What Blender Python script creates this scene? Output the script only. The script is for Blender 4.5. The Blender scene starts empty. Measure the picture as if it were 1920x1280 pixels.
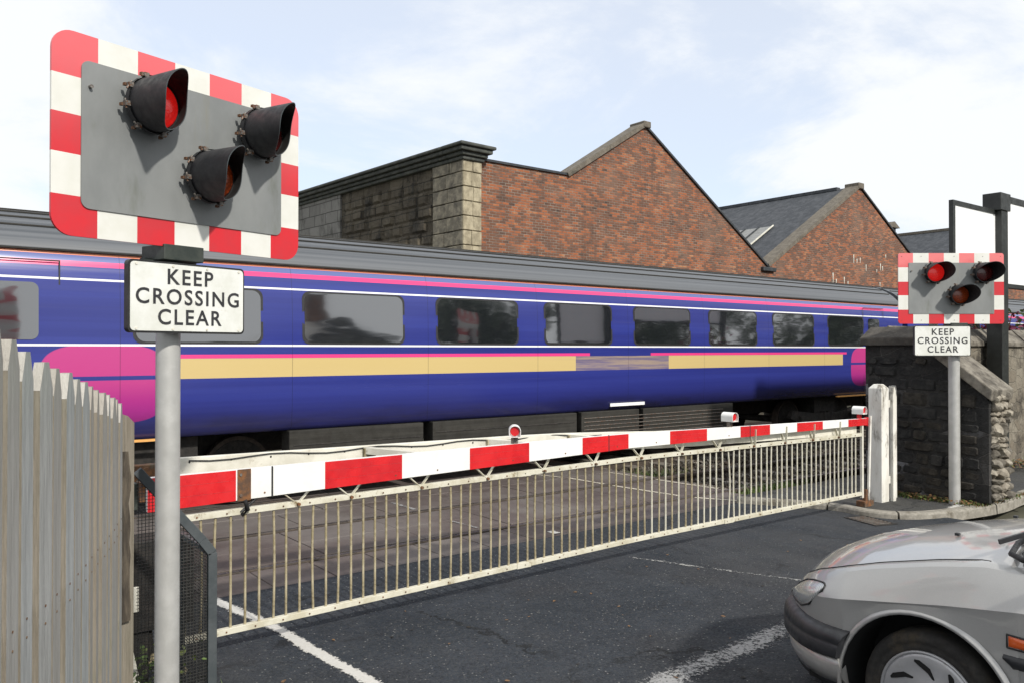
import bpy, bmesh, math, random
from mathutils import Vector, Matrix
R = math.radians
random.seed(7)
scene = bpy.context.scene
COL = scene.collection

# ------------------------------------------------------------------ camera
EYE = 1.9; FPX = 1536.0; HEAD = 52.3
cam_d = bpy.data.cameras.new('camera'); cam = bpy.data.objects.new('camera', cam_d); COL.objects.link(cam)
cam.location = (0, 0, EYE)
cam.rotation_euler = (R(90 + 0.56), 0, R(HEAD - 90))
cam_d.sensor_width = 36; cam_d.lens = 36 * FPX / 1920; cam_d.clip_start = 0.05; cam_d.clip_end = 3000
scene.camera = cam
scene.view_settings.view_transform = 'Standard'; scene.view_settings.look = 'None'
scene.view_settings.exposure = 0.12; scene.view_settings.gamma = 1

# ------------------------------------------------------------------ sky and sun
SUN_EL = 36; SUN_HEAD = -90          # heading of the sun, degrees anticlockwise from +X
w = bpy.data.worlds.new('World'); scene.world = w; w.use_nodes = True
wn = w.node_tree; wn.nodes.clear()
def wnode(t, **k):
    n = wn.nodes.new(t)
    for a, b in k.items(): setattr(n, a, b)
    return n
sky = wnode('ShaderNodeTexSky', sky_type='NISHITA', sun_disc=False, sun_elevation=R(SUN_EL), sun_rotation=R(90 - SUN_HEAD))
sky.air_density = 1.0; sky.dust_density = 0.4; sky.ozone_density = 2.0
tc = wnode('ShaderNodeTexCoord')
sx = wnode('ShaderNodeSeparateXYZ'); wn.links.new(tc.outputs['Generated'], sx.inputs[0])
az = wnode('ShaderNodeMath', operation='MAXIMUM'); wn.links.new(sx.outputs[2], az.inputs[0]); az.inputs[1].default_value = 0.0
az2 = wnode('ShaderNodeMath', operation='ADD'); wn.links.new(az.outputs[0], az2.inputs[0]); az2.inputs[1].default_value = 0.22
dv = wnode('ShaderNodeVectorMath', operation='DIVIDE'); wn.links.new(tc.outputs['Generated'], dv.inputs[0])
cz = wnode('ShaderNodeCombineXYZ')
for i in range(3): wn.links.new(az2.outputs[0], cz.inputs[i])
wn.links.new(cz.outputs[0], dv.inputs[1])
ns = wnode('ShaderNodeTexNoise'); ns.inputs['Scale'].default_value = 1.15; ns.inputs['Detail'].default_value = 9; ns.inputs['Roughness'].default_value = 0.62
ns.inputs['Distortion'].default_value = 0.35
mp = wnode('ShaderNodeMapping'); mp.inputs['Location'].default_value = (3.1, 1.7, 0); mp.inputs['Scale'].default_value = (1, 1, 0.0)
wn.links.new(dv.outputs[0], mp.inputs[0]); wn.links.new(mp.outputs[0], ns.inputs['Vector'])
# the one clearer patch of the sky, ahead and above
dt = wnode('ShaderNodeVectorMath', operation='DOT_PRODUCT'); wn.links.new(tc.outputs['Generated'], dt.inputs[0])
pdir = Vector((math.cos(R(57)), math.sin(R(57)), math.tan(R(17)))).normalized()
dt.inputs[1].default_value = pdir
mr = wnode('ShaderNodeMapRange'); mr.inputs[1].default_value = 0.86; mr.inputs[2].default_value = 1.0; mr.inputs[3].default_value = 0.0; mr.inputs[4].default_value = 0.22
wn.links.new(dt.outputs['Value'], mr.inputs[0])
sb = wnode('ShaderNodeMath', operation='SUBTRACT'); wn.links.new(ns.outputs[0], sb.inputs[0]); wn.links.new(mr.outputs[0], sb.inputs[1])
cr = wnode('ShaderNodeMapRange'); cr.inputs[1].default_value = 0.27; cr.inputs[2].default_value = 0.45; cr.inputs[3].default_value = 0.68; cr.inputs[4].default_value = 1.0
cr.interpolation_type = 'SMOOTHSTEP'
wn.links.new(sb.outputs[0], cr.inputs[0])
mx = wnode('ShaderNodeMix', data_type='RGBA'); wn.links.new(cr.outputs[0], mx.inputs[0]); tint = wnode('ShaderNodeMix', data_type='RGBA', blend_type='MULTIPLY'); tint.inputs[0].default_value = 1.0; wn.links.new(sky.outputs[0], tint.inputs[6]); tint.inputs[7].default_value = (1.05, 1.42, 1.75, 1)
wn.links.new(tint.outputs[2], mx.inputs[6])
mx.inputs[7].default_value = (9.0, 9.25, 9.5, 1)
bg = wnode('ShaderNodeBackground'); bg.inputs[1].default_value = 0.1; wn.links.new(mx.outputs[2], bg.inputs[0])
wo = wnode('ShaderNodeOutputWorld'); wn.links.new(bg.outputs[0], wo.inputs[0])
sun_d = bpy.data.lights.new('sun', 'SUN'); sun_d.energy = 3.6; sun_d.angle = R(2.4); sun_d.color = (1.0, 0.95, 0.87)
sun = bpy.data.objects.new('sun', sun_d); COL.objects.link(sun)
sdir = Vector((math.cos(R(SUN_HEAD)) * math.cos(R(SUN_EL)), math.sin(R(SUN_HEAD)) * math.cos(R(SUN_EL)), math.sin(R(SUN_EL))))
sun.rotation_euler = sdir.to_track_quat('Z', 'Y').to_euler(); sun.location = sdir * 40

# ------------------------------------------------------------------ node helper
class NT:
    def __init__(s, name):
        s.m = bpy.data.materials.new(name); s.m.use_nodes = True; s.t = s.m.node_tree; s.t.nodes.clear()
        s.out = s.n('ShaderNodeOutputMaterial'); s.b = s.n('ShaderNodeBsdfPrincipled'); s.l(s.b.outputs[0], s.out.inputs[0])
        s.tc = s.n('ShaderNodeTexCoord'); s.co = s.tc.outputs['Object']
    def n(s, t, **k):
        x = s.t.nodes.new(t)
        for a, b in k.items(): setattr(x, a, b)
        return x
    def l(s, a, b): s.t.links.new(a, b)
    def val(s, inp, v):
        if isinstance(v, bpy.types.NodeSocket): s.l(v, inp)
        elif isinstance(v, (tuple, list)): inp.default_value = (*v, 1) if (len(v) == 3 and inp.type == 'RGBA') else v
        else: inp.default_value = v
    def math(s, op, a, b=0.0, c=None, clamp=False):
        x = s.n('ShaderNodeMath', operation=op, use_clamp=clamp); s.val(x.inputs[0], a); s.val(x.inputs[1], b)
        if c is not None: s.val(x.inputs[2], c)
        return x.outputs[0]
    def sep(s, v=None):
        x = s.n('ShaderNodeSeparateXYZ'); s.l(v or s.co, x.inputs[0]); return x.outputs
    def comb(s, a, b, c=0.0):
        x = s.n('ShaderNodeCombineXYZ'); s.val(x.inputs[0], a); s.val(x.inputs[1], b); s.val(x.inputs[2], c); return x.outputs[0]
    def noise(s, scale, detail=4, rough=0.6, stretch=(1, 1, 1), vec=None, dist=0.0, loc=(0, 0, 0)):
        m = s.n('ShaderNodeMapping'); m.inputs['Scale'].default_value = stretch; m.inputs['Location'].default_value = loc
        s.l(vec or s.co, m.inputs[0]); x = s.n('ShaderNodeTexNoise'); s.l(m.outputs[0], x.inputs['Vector'])
        x.inputs['Scale'].default_value = scale; x.inputs['Detail'].default_value = detail; x.inputs['Roughness'].default_value = rough; x.inputs['Distortion'].default_value = dist
        return x.outputs[0]
    def voro(s, scale, vec=None, feature='F1', out=0, stretch=(1, 1, 1)):
        m = s.n('ShaderNodeMapping'); m.inputs['Scale'].default_value = stretch; s.l(vec or s.co, m.inputs[0])
        x = s.n('ShaderNodeTexVoronoi', feature=feature); s.l(m.outputs[0], x.inputs['Vector']); x.inputs['Scale'].default_value = scale; return x.outputs[out]
    def ramp(s, v, lo, hi, a=0.0, b=1.0, smooth=True):
        x = s.n('ShaderNodeMapRange'); x.interpolation_type = 'SMOOTHSTEP' if smooth else 'LINEAR'
        s.val(x.inputs[0], v); s.val(x.inputs[1], lo); s.val(x.inputs[2], hi); s.val(x.inputs[3], a); s.val(x.inputs[4], b); return x.outputs[0]
    def mix(s, f, a, b, mode='MIX'):
        x = s.n('ShaderNodeMix', data_type='RGBA', blend_type=mode); s.val(x.inputs[0], f); s.val(x.inputs[6], a); s.val(x.inputs[7], b); return x.outputs[2]
    def rng(s, v, lo, hi):        # 1 where lo < v < hi
        return s.math('MULTIPLY', s.math('GREATER_THAN', v, lo), s.math('LESS_THAN', v, hi))
    def set(s, color=None, rough=0.6, metal=0.0, spec=None, coat=None, emis=None):
        if color is not None: s.val(s.b.inputs['Base Color'], color)
        s.val(s.b.inputs['Roughness'], rough); s.val(s.b.inputs['Metallic'], metal)
        if spec is not None: s.val(s.b.inputs['Specular IOR Level'], spec)
        if coat is not None: s.b.inputs['Coat Weight'].default_value = coat; s.b.inputs['Coat Roughness'].default_value = 0.06
        if emis: s.val(s.b.inputs['Emission Color'], emis[0]); s.b.inputs['Emission Strength'].default_value = emis[1]
        return s
    def bump(s, h, strength=0.4, dist=0.01):
        x = s.n('ShaderNodeBump'); x.inputs['Strength'].default_value = strength; x.inputs['Distance'].default_value = dist
        s.l(h, x.inputs['Height']); s.l(x.outputs[0], s.b.inputs['Normal']); return s

def weather(name, c1, c2, scale=6, lo=0.4, hi=0.65, rough=0.6, metal=0.0, dirt=None, dscale=3, dlo=0.55, dhi=0.7, stretch=(1, 1, 1), dstretch=(1, 1, 1), bump=0.2, bscale=60, bdist=0.004, coat=None, spec=None):
    t = NT(name); c = t.mix(t.ramp(t.noise(scale, 6, 0.65, stretch), lo, hi), c1, c2)
    if dirt: c = t.mix(t.ramp(t.noise(dscale, 8, 0.7, dstretch, loc=(5, 3, 1)), dlo, dhi), c, dirt)
    r = t.ramp(t.noise(scale * 2.3, 4), 0.3, 0.7, max(0, rough - 0.1), min(1, rough + 0.12))
    t.set(c, r, metal, coat=coat, spec=spec)
    if bump: t.bump(t.noise(bscale, 5, 0.6, stretch), bump, bdist)
    return t.m

M = {}
M['galv'] = weather('galvanised_steel', (.41, .41, .395), (.47, .47, .455), 9, rough=0.5, metal=0.25, dirt=(.30, .28, .24), dscale=4, dlo=.62, dhi=.9, bscale=220, bump=.25, bdist=.001, dstretch=(1, 1, .35))
M['black_rim'] = weather('black_rim_paint', (.012, .012, .013), (.03, .03, .03), rough=.45)
M['sign_white'] = weather('sign_face_white', (.72, .73, .70), (.62, .63, .58), 5, rough=.35, dirt=(.40, .31, .18), dscale=8, dlo=.60, dhi=.80, bump=.05)
M['letter'] = weather('letter_black', (.02, .021, .024), (.035, .035, .038), 30, rough=.5, bump=0)
M['hood'] = weather('hood_black_plastic', (.012, .013, .016), (.022, .023, .026), 14, rough=.6, bump=.15, bscale=300, bdist=.001, dirt=(.05, .048, .04), dlo=.6, dhi=.85)
M['hood_in'] = weather('hood_inside_black', (.008, .008, .008), (.014, .014, .014), 14, rough=.8)
M['rusty'] = weather('rusted_steel', (.09, .05, .03), (.20, .085, .03), 22, rough=.85, dirt=(.12, .11, .08), bump=.5)
M['clamp'] = weather('clamp_steel', (.12, .11, .10), (.25, .24, .22), 60, rough=.5, metal=.4, dirt=(.16, .07, .03), dscale=60, dlo=.5, dhi=.6)
M['boom_white'] = weather('boom_white_paint', (.80, .80, .78), (.74, .74, .71), 3, rough=.35, dirt=(.42, .33, .22), dscale=7, dlo=.70, dhi=.82, bump=.05)
M['rear_white'] = weather('old_white_paint', (.68, .66, .58), (.56, .54, .46), 4, rough=.55, dirt=(.26, .20, .12), dscale=8, dlo=.58, dhi=.75, bump=.2)
M['boom_red'] = weather('reflective_red', (.62, .018, .022), (.50, .014, .02), 5, rough=.3, dirt=(.42, .05, .05), dscale=12, dlo=.6, dhi=.8, bump=.03)
M['skirt'] = weather('skirt_aluminium_paint', (.62, .60, .50), (.50, .47, .36), 7, rough=.5, dirt=(.22, .17, .09), dscale=11, dlo=.56, dhi=.72, bump=.2)
M['bar'] = weather('dirty_bar_paint', (.42, .37, .25), (.26, .215, .12), 5, rough=.55, dirt=(.13, .10, .045), dscale=4, dlo=.5, dhi=.7, bump=.2)
M['dark_green'] = weather('dark_green_paint', (.02, .028, .024), (.04, .048, .04), 9, rough=.55, dirt=(.06, .035, .02), dscale=8)
M['cage'] = weather('cage_frame_paint', (.045, .055, .06), (.065, .075, .08), 6, rough=.6, dirt=(.03, .032, .03), bump=.2)
M['mesh'] = weather('cage_mesh_wire', (.035, .035, .033), (.06, .06, .055), 30, rough=.5, metal=.3, bump=0)
M['post_white'] = weather('flaking_white_timber', (.76, .75, .70), (.60, .58, .52), 6, rough=.7, dirt=(.22, .20, .165), dscale=6, dlo=.52, dhi=.66, dstretch=(1, 1, .35), bump=.6, bscale=40, bdist=.006, stretch=(1, 1, .3))
M['black_steel'] = weather('black_steel_paint', (.012, .014, .013), (.025, .028, .026), 5, rough=.45, bump=.05)
M['hoard'] = weather('hoarding_white', (.84, .85, .86), (.80, .81, .82), 2, rough=.5, bump=0)
M['slate'] = weather('slate_roof', (.035, .04, .048), (.065, .07, .08), 3, rough=.75, dirt=(.10, .10, .075), dscale=4, dlo=.6, dhi=.8)
M['rail'] = weather('rail_steel', (.16, .14, .13), (.28, .26, .25), 12, rough=.35, metal=.8, stretch=(.2, 1, 1))
M['rail_rust'] = weather('rail_side_rust', (.045, .036, .030), (.075, .058, .046), 12, rough=.9)
M['groove'] = weather('flangeway_dirt', (.02, .018, .015), (.035, .03, .025), 12, rough=.95)
M['sleeper'] = weather('sleeper_concrete', (.16, .14, .12), (.22, .20, .17), 8, rough=.9)
M['kerb'] = weather('kerb_granite', (.22, .205, .175), (.31, .29, .25), 18, rough=.85, dirt=(.10, .085, .06), dscale=4, dlo=.5, dhi=.7, bump=.4, bscale=120, bdist=.003)
t = NT('dark_window_glass'); t.set((.012, .014, .017), .04, 0, spec=1.0, coat=1.0); t.b.inputs['IOR'].default_value = 1.9; t.b.inputs['Coat IOR'].default_value = 1.8; t.bump(t.noise(1.1, 3, .5, (.5, 1, 1.6)), .35, .02); M['glass'] = t.m
M['seal'] = weather('black_rubber', (.015, .015, .016), (.025, .025, .026), 20, rough=.6)
M['under'] = weather('underframe_grime', (.018, .017, .014), (.034, .032, .027), 4, rough=.85, stretch=(.12, 1, 3), dirt=(.02, .018, .015))
M['bogie'] = weather('bogie_black', (.012, .011, .010), (.03, .026, .022), 10, rough=.8)

# ------------------------------------------------------------------ mesh helper
class MB:
    def __init__(s): s.v = []; s.f = []; s.m = []; s.mats = []; s.smooth = []; s.uv = {}
    def mi(s, mat):
        if mat not in s.mats: s.mats.append(mat)
        return s.mats.index(mat)
    def add(s, vs, fs, mat, smooth=False, T=None):
        b = len(s.v); s.v += [(T @ Vector(v)) if T else Vector(v) for v in vs]
        k = s.mi(mat)
        for f in fs: s.f.append([b + i for i in f]); s.m.append(k); s.smooth.append(smooth)
    def box(s, lo, hi, mat, T=None):
        x0, y0, z0 = lo; x1, y1, z1 = hi
        s.add([(x0,y0,z0),(x1,y0,z0),(x1,y1,z0),(x0,y1,z0),(x0,y0,z1),(x1,y0,z1),(x1,y1,z1),(x0,y1,z1)],
              [(0,3,2,1),(4,5,6,7),(0,1,5,4),(1,2,6,5),(2,3,7,6),(3,0,4,7)], mat, T=T)
    def bar(s, p, q, wd, ht, mat, up=(0, 0, 1), w2=None, h2=None):
        p, q = Vector(p), Vector(q); d = (q - p).normalized(); a = d.cross(Vector(up)).normalized(); u = a.cross(d)
        w2 = wd if w2 is None else w2; h2 = ht if h2 is None else h2
        vs = [p - a*wd/2 - u*ht/2, p + a*wd/2 - u*ht/2, p + a*wd/2 + u*ht/2, p - a*wd/2 + u*ht/2,
              q - a*w2/2 - u*h2/2, q + a*w2/2 - u*h2/2, q + a*w2/2 + u*h2/2, q - a*w2/2 + u*h2/2]
        s.add(vs, [(0,1,2,3),(7,6,5,4),(0,4,5,1),(1,5,6,2),(2,6,7,3),(3,7,4,0)], mat)
    def tube(s, pts, r, mat, seg=12, cap=True, rs=None):
        pts = [Vector(p) for p in pts]; rings = []; b = []
        for i, p in enumerate(pts):
            d = (pts[min(i+1, len(pts)-1)] - pts[max(i-1, 0)]).normalized()
            h = Vector((0, 0, 1)) if abs(d.z) < .9 else Vector((1, 0, 0))
            a = d.cross(h).normalized(); u = a.cross(d); rr = rs[i] if rs else r
            b += [p + a*rr*math.cos(2*math.pi*k/seg) + u*rr*math.sin(2*math.pi*k/seg) for k in range(seg)]
        fs = []
        for i in range(len(pts)-1):
            for k in range(seg):
                fs.append((i*seg+k, (i+1)*seg+k, (i+1)*seg+(k+1)%seg, i*seg+(k+1)%seg))
        s.add(b, fs, mat, True)
        if cap:
            s.add(b[:seg], [tuple(range(seg))], mat); s.add(b[-seg:], [tuple(reversed(range(seg)))], mat)
    def prism(s, poly, axis, a, b, mat, T=None, cap=None):      # 2-D polygon extruded along an axis from a to b
        def mk(u, v, t): return {'x': (t, u, v), 'y': (u, t, v), 'z': (u, v, t)}[axis]
        n = len(poly); vs = [mk(u, v, a) for u, v in poly] + [mk(u, v, b) for u, v in poly]
        fs = [tuple(range(n)), tuple(reversed(range(n, 2*n)))] + [(i, n+i, n+(i+1)%n, (i+1)%n) for i in range(n)]
        s.add(vs, fs[2:], mat, T=T); s.add(vs, fs[:2], cap or mat, T=T)
    def grid(s, rows, mat, smooth=True, closed=False, mfun=None):
        n = len(rows[0]); vs = [p for r in rows for p in r]; b = len(s.v); s.v += [Vector(p) for p in vs]
        for i in range(len(rows)-1):
            for j in range(n if closed else n-1):
                k = s.mi(mfun(i, j) if mfun else mat)
                s.f.append([b+i*n+j, b+(i+1)*n+j, b+(i+1)*n+(j+1)%n, b+i*n+(j+1)%n]); s.m.append(k); s.smooth.append(smooth)
    def build(s, name, parent=None, loc=None, bevel=0, seg=2, rotz=0, normals=True):
        me = bpy.data.meshes.new(name); me.from_pydata([tuple(v) for v in s.v], [], s.f)
        for m in s.mats: me.materials.append(m)
        for p, k, sm in zip(me.polygons, s.m, s.smooth): p.material_index = k; p.use_smooth = sm
        if normals:
            bm = bmesh.new(); bm.from_mesh(me); bmesh.ops.recalc_face_normals(bm, faces=bm.faces); bm.to_mesh(me); bm.free()
        o = bpy.data.objects.new(name, me); COL.objects.link(o)
        if parent: o.parent = parent
        if loc: o.location = loc
        o.rotation_euler.z = rotz
        if bevel:
            b = o.modifiers.new('bevel', 'BEVEL'); b.width = bevel; b.segments = seg; b.limit_method = 'ANGLE'; b.angle_limit = R(40)
        return o

def tag(o, label=None, cat=None, group=None, kind=None):
    if label: o['label'] = label
    if cat: o['category'] = cat
    if group: o['group'] = group
    if kind: o['kind'] = kind
    return o
def thing(name, label, cat, loc=(0, 0, 0), rz=0, group=None):
    o = bpy.data.objects.new(name, None); COL.objects.link(o); o.location = loc; o.rotation_euler.z = rz; o.empty_display_size = .2
    return tag(o, label, cat, group)
def copy_tree(o, parent=None):
    c = o.copy(); COL.objects.link(c); c.parent = parent
    for ch in list(o.children): copy_tree(ch, c)
    return c
def one(name, fn, parent=None, **k):
    mb = MB(); fn(mb); return mb.build(name, parent, **k)
def rrect(x0, z0, x1, z1, r, n=6):
    pts = []
    for cx, cz, a0 in ((x1-r, z1-r, 0), (x0+r, z1-r, 90), (x0+r, z0+r, 180), (x1-r, z0+r, 270)):
        for k in range(n+1): a = R(a0 + 90*k/n); pts.append((cx + r*math.cos(a), cz + r*math.sin(a)))
    return pts
def text_mesh(txt, size, depth, mat, parent, loc, name='lettering', bold=0.008, sp=1.05, xs=1.0, rot=(R(90), 0, 0)):
    c = bpy.data.curves.new(name, 'FONT'); c.body = txt; c.size = size; c.extrude = depth; c.align_x = 'CENTER'; c.align_y = 'CENTER'
    c.space_character = sp; c.offset = bold * size; c.resolution_u = 4
    o = bpy.data.objects.new(name, c); COL.objects.link(o); dg = bpy.context.evaluated_depsgraph_get(); dg.update()
    me = bpy.data.meshes.new_from_object(o.evaluated_get(dg)); bpy.data.objects.remove(o); me.materials.clear(); me.materials.append(mat)
    q = bpy.data.objects.new(name, me); COL.objects.link(q); q.parent = parent; q.location = loc; q.rotation_euler = rot; q.scale = (xs, 1, 1)
    return q

# ------------------------------------------------------------------ ground materials
def asphalt(name, c1, c2, stone=(.26, .26, .25), patch=(.03, .03, .033)):
    t = NT(name)
    v = t.voro(75, out=1); vs = t.sep(v)[0]; d = t.voro(75)
    c = t.mix(t.ramp(t.noise(1.1, 8, .7), .35, .65), c1, c2)
    c = t.mix(t.ramp(t.noise(.45, 3, .5, loc=(9, 2, 0)), .48, .62, 0, .55), c, patch)
    c = t.mix(t.ramp(vs, .5, 1.0, 0, .5, False), c, (.075, .078, .08)); c = t.mix(t.ramp(t.sep(v)[1], .6, 1, 0, .6), c, (.012, .014, .017))
    c = t.mix(t.math('MULTIPLY', t.ramp(vs, .96, .98), t.ramp(d, .5, .25, 0, .8)), c, stone)
    c = t.mix(t.ramp(t.noise(2.3, 8, .75, loc=(2, 7, 0)), .64, .74, 0, .5), c, (.10, .085, .065))
    X_, Y_, Z_ = t.sep(); wv = t.comb(t.math('ADD', X_, t.math('MULTIPLY', t.noise(1.5, 6, .7), .9)), t.math('ADD', Y_, t.math('MULTIPLY', t.noise(1.5, 6, .7, loc=(4, 4, 4)), .9)), 0)
    ck = t.voro(.45, vec=wv, feature='DISTANCE_TO_EDGE')
    c = t.mix(t.math('MULTIPLY', t.ramp(ck, .010, .003), t.ramp(t.noise(.6, 4, .6, loc=(1, 7, 3)), .46, .56, 0, .8)), c, (.008, .009, .010))
    c = t.mix(t.ramp(t.noise(.7, 5, .65, (1, .25, 1), loc=(6, 1, 0)), .48, .66, 0, .5), c, (.062, .064, .068))
    c = t.mix(t.ramp(t.noise(1.6, 6, .75, loc=(12, 3, 0)), .60, .70, 0, .6), c, (.012, .012, .014))
    t.set(c, t.ramp(t.noise(3, 5), .3, .7, .72, .95), spec=.25); t.bump(t.math('ADD', t.noise(120, 3, .7), t.math('MULTIPLY', d, -.9)), .9, .007)
    return t.m
M['asphalt'] = asphalt('road_asphalt', (.021, .027, .036), (.037, .044, .055))
M['pavement'] = asphalt('pavement_asphalt', (.075, .075, .072), (.10, .098, .092), patch=(.06, .058, .052))
t = NT('worn_white_line')
u = t.n('ShaderNodeUVMap'); uv = t.sep(u.outputs[0])
edge = t.math('ABSOLUTE', t.math('SUBTRACT', uv[1], .5)); nn = t.noise(34, 6, .75); n2 = t.noise(5, 4, .6)
keep = t.math('ADD', t.math('MULTIPLY', edge, -1.1), t.math('ADD', nn, t.math('MULTIPLY', n2, .45)))
f = t.ramp(keep, .32, .44)
c = t.mix(t.noise(50, 3), (.62, .61, .58), (.44, .43, .40)); t.val(t.b.inputs['Alpha'], f)
t.set(c, .8); t.bump(t.noise(240, 3, .7), .6, .003); M['line'] = t.m
def linemat(name, thr, white=(.6, .59, .56), under=(.055, .057, .06)):
    t = NT(name); u = t.n('ShaderNodeUVMap'); uv = t.sep(u.outputs[0])
    edge = t.math('ABSOLUTE', t.math('SUBTRACT', uv[1], .5)); nn = t.noise(34, 6, .8); n2 = t.noise(4, 4, .6)
    keep = t.math('ADD', t.math('MULTIPLY', t.math('POWER', edge, 2.0), -1.3), t.math('ADD', nn, t.math('MULTIPLY', n2, .45)))
    t.val(t.b.inputs['Alpha'], t.ramp(keep, thr, thr + .1)); t.set(white, .8); t.bump(t.noise(240, 3, .7), .6, .003); return t.m
M['line_worn'] = linemat('faded_white_line', .70, (.34, .34, .33))
M['line_mid'] = linemat('worn_stop_line', .63, (.27, .27, .27))
M['line_deck'] = linemat('deck_edge_line', .55, (.50, .46, .38), (.10, .085, .075))
t = NT('crossing_rubber_panel')
c = t.mix(t.ramp(t.noise(1.6, 7, .7), .35, .68), (.072, .055, .050), (.115, .095, .088))
c = t.mix(t.ramp(t.noise(.5, 3, .6, loc=(3, 0, 0)), .45, .62, 0, .7), c, (.15, .135, .125))
c = t.mix(t.ramp(t.noise(90, 3, .7), .5, .75, 0, .5), c, (.17, .15, .14)); c = t.mix(t.ramp(t.noise(5, 8, .8, (.3, 1, 1)), .58, .7, 0, .6), c, (.05, .045, .04))
t.set(c, t.ramp(t.noise(2.2, 5), .35, .65, .5, .85)); t.bump(t.noise(160, 3, .7), .6, .003); M['deck'] = t.m
t = NT('ballast_stones')
v = t.sep(t.voro(26, out=1))[0]
c = t.mix(v, (.03, .024, .018), (.09, .075, .06)); c = t.mix(t.ramp(t.noise(2, 6), .4, .65), c, (.05, .035, .022))
t.set(c, .95); t.bump(t.math('MULTIPLY', t.voro(26), -1), 1, .05); M['ballast'] = t.m
t = NT('distant_earth')
t.set(t.mix(t.ramp(t.noise(.2, 8), .35, .65), (.06, .065, .04), (.11, .10, .07)), .95); M['earth'] = t.m

# ------------------------------------------------------------------ ground, road, pavement, deck
def sheet(name, pts, z, mat, kind='structure', sub=None):
    mb = MB(); mb.add([(x, y, z) for x, y in pts], [tuple(range(len(pts)))], mat); o = mb.build(name); o['kind'] = kind; return o
sheet('ground', [(-900, -900), (1500, -900), (1500, 1500), (-900, 1500)], -.17, M['earth'])
sheet('road', [(-14, -30), (9.6, -30), (9.6, 3.9), (9.6, 6.36), (-14, 6.36)], 0.0, M['asphalt'])
sheet('track_bed', [(-60, 6.3), (120, 6.3), (120, 14), (-60, 14)], -.12, M['ballast'])
# pavement with its curved kerb
kerb = [(8.42, 6.36), (8.62, 6.0), (8.84, 5.62), (8.95, 5.30), (8.92, 4.98), (9.02, 4.68), (9.3, 4.45), (9.85, 4.29), (10.7, 4.18), (11.6, 4.25), (13.5, 4.3), (30, 4.3)]
def smooth_poly(p, n=5):
    out = []
    for i in range(len(p)-1):
        p0 = p[max(i-1, 0)]; p1 = p[i]; p2 = p[i+1]; p3 = p[min(i+2, len(p)-1)]
        for k in range(n):
            s = k/n; out.append(tuple(.5*((2*b)+(-a+c)*s+(2*a-5*b+4*c-d)*s*s+(-a+3*b-3*c+d)*s**3) for a, b, c, d in zip(p0, p1, p2, p3)))
    out.append(p[-1]); return out
ks = smooth_poly(kerb)
def offset(poly, d):
    out = []
    for i, p in enumerate(poly):
        a = Vector(poly[max(i-1, 0)]); b = Vector(poly[min(i+1, len(poly)-1)]); t_ = (b-a).normalized(); out.append((p[0]-t_.y*d, p[1]+t_.x*d))
    return out
ki = offset(ks, .12)
mb = MB(); mb.add([(x, y, .065) for x, y in ki] + [(30, 6.36, .065)], [tuple(range(len(ki)+1))], M['pavement']); o = mb.build('pavement'); o['kind'] = 'structure'
mb = MB()
ko = ks; n = len(ks)
step = 13
for i in range(0, n-1, step):
    j = min(i+step, n-1); js = list(range(i, j+1))
    rows = []
    for q, kk in enumerate(js):
        (ax, ay), (bx, by) = ko[kk], ki[kk]
        if q in (0, len(js)-1):
            other = js[1] if q == 0 else js[-2]; g = .012/max(.05, math.dist(ko[kk], ko[other]))
            ax += (ko[other][0]-ax)*g; ay += (ko[other][1]-ay)*g; bx += (ki[other][0]-bx)*g; by += (ki[other][1]-by)*g
        dx, dy = (bx-ax)/.13, (by-ay)/.13
        rows.append([(ax, ay, -.05), (ax+dx*.006, ay+dy*.006, .045), (ax+dx*.018, ay+dy*.018, .063), (ax+dx*.035, ay+dy*.035, .07), (bx-dx*.003, by-dy*.003, .072), (bx-dx*.003, by-dy*.003, -.05)])
    mb.grid(rows, M['kerb'], smooth=False)
    mb.add(rows[0], [(0, 1, 2, 3, 4, 5)], M['kerb']); mb.add(rows[-1], [(0, 1, 2, 3, 4, 5)], M['kerb'])
o = mb.build('kerb'); o['kind'] = 'structure'
def strip(mb, p, q, wd, z, mat, wob=0.0):
    p, q = Vector(p), Vector(q); d = (q-p); L = d.length; d.normalize(); a = Vector((-d.y, d.x)); n = max(1, int(L/.25))
    rows = []
    for i in range(n+1):
        c = p + d*L*i/n; o_ = random.uniform(-wob, wob); rows.append((c + a*(wd/2+o_), c - a*(wd/2-o_)))
    for i in range(n):
        b = len(mb.v); mb.v += [Vector((rows[i][0].x, rows[i][0].y, z)), Vector((rows[i][1].x, rows[i][1].y, z)), Vector((rows[i+1][1].x, rows[i+1][1].y, z)), Vector((rows[i+1][0].x, rows[i+1][0].y, z))]
        mb.f.append([b, b+1, b+2, b+3]); mb.m.append(mb.mi(mat)); mb.smooth.append(False)
        mb.uv[len(mb.f)-1] = [(i, 1), (i, 0), (i+1, 0), (i+1, 1)]
def build_uv(mb, name, **k):
    o = mb.build(name, normals=False, **k); ul = o.data.uv_layers.new(name='UVMap')
    for fi, cs in mb.uv.items():
        for li, uvc in zip(o.data.polygons[fi].loop_indices, cs): ul.data[li].uv = uvc
    return o
mb = MB()
strip(mb, (2.02, 6.36), (2.16, 5.42), .13, .004, M['line'], .008); strip(mb, (2.16, 5.42), (2.2, 4.66), .13, .004, M['line'], .008); strip(mb, (2.2, 4.66), (2.36, 3.0), .13, .004, M['line'], .008)
strip(mb, (2.36, 3.0), (2.5, -8), .13, .004, M['line'])
strip(mb, (3.25, 3.17), (8.6, 3.55), .30, .004, M['line_mid'], .01)
strip(mb, (5.45, 5.3), (6.1, 3.7), .10, .004, M['line_worn'], .01)
o = build_uv(mb, 'road_marking'); o['kind'] = 'structure'
mb = MB()
strip(mb, (9.85, 4.42), (11.1, 4.50), .13, .069, M['line'])
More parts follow.
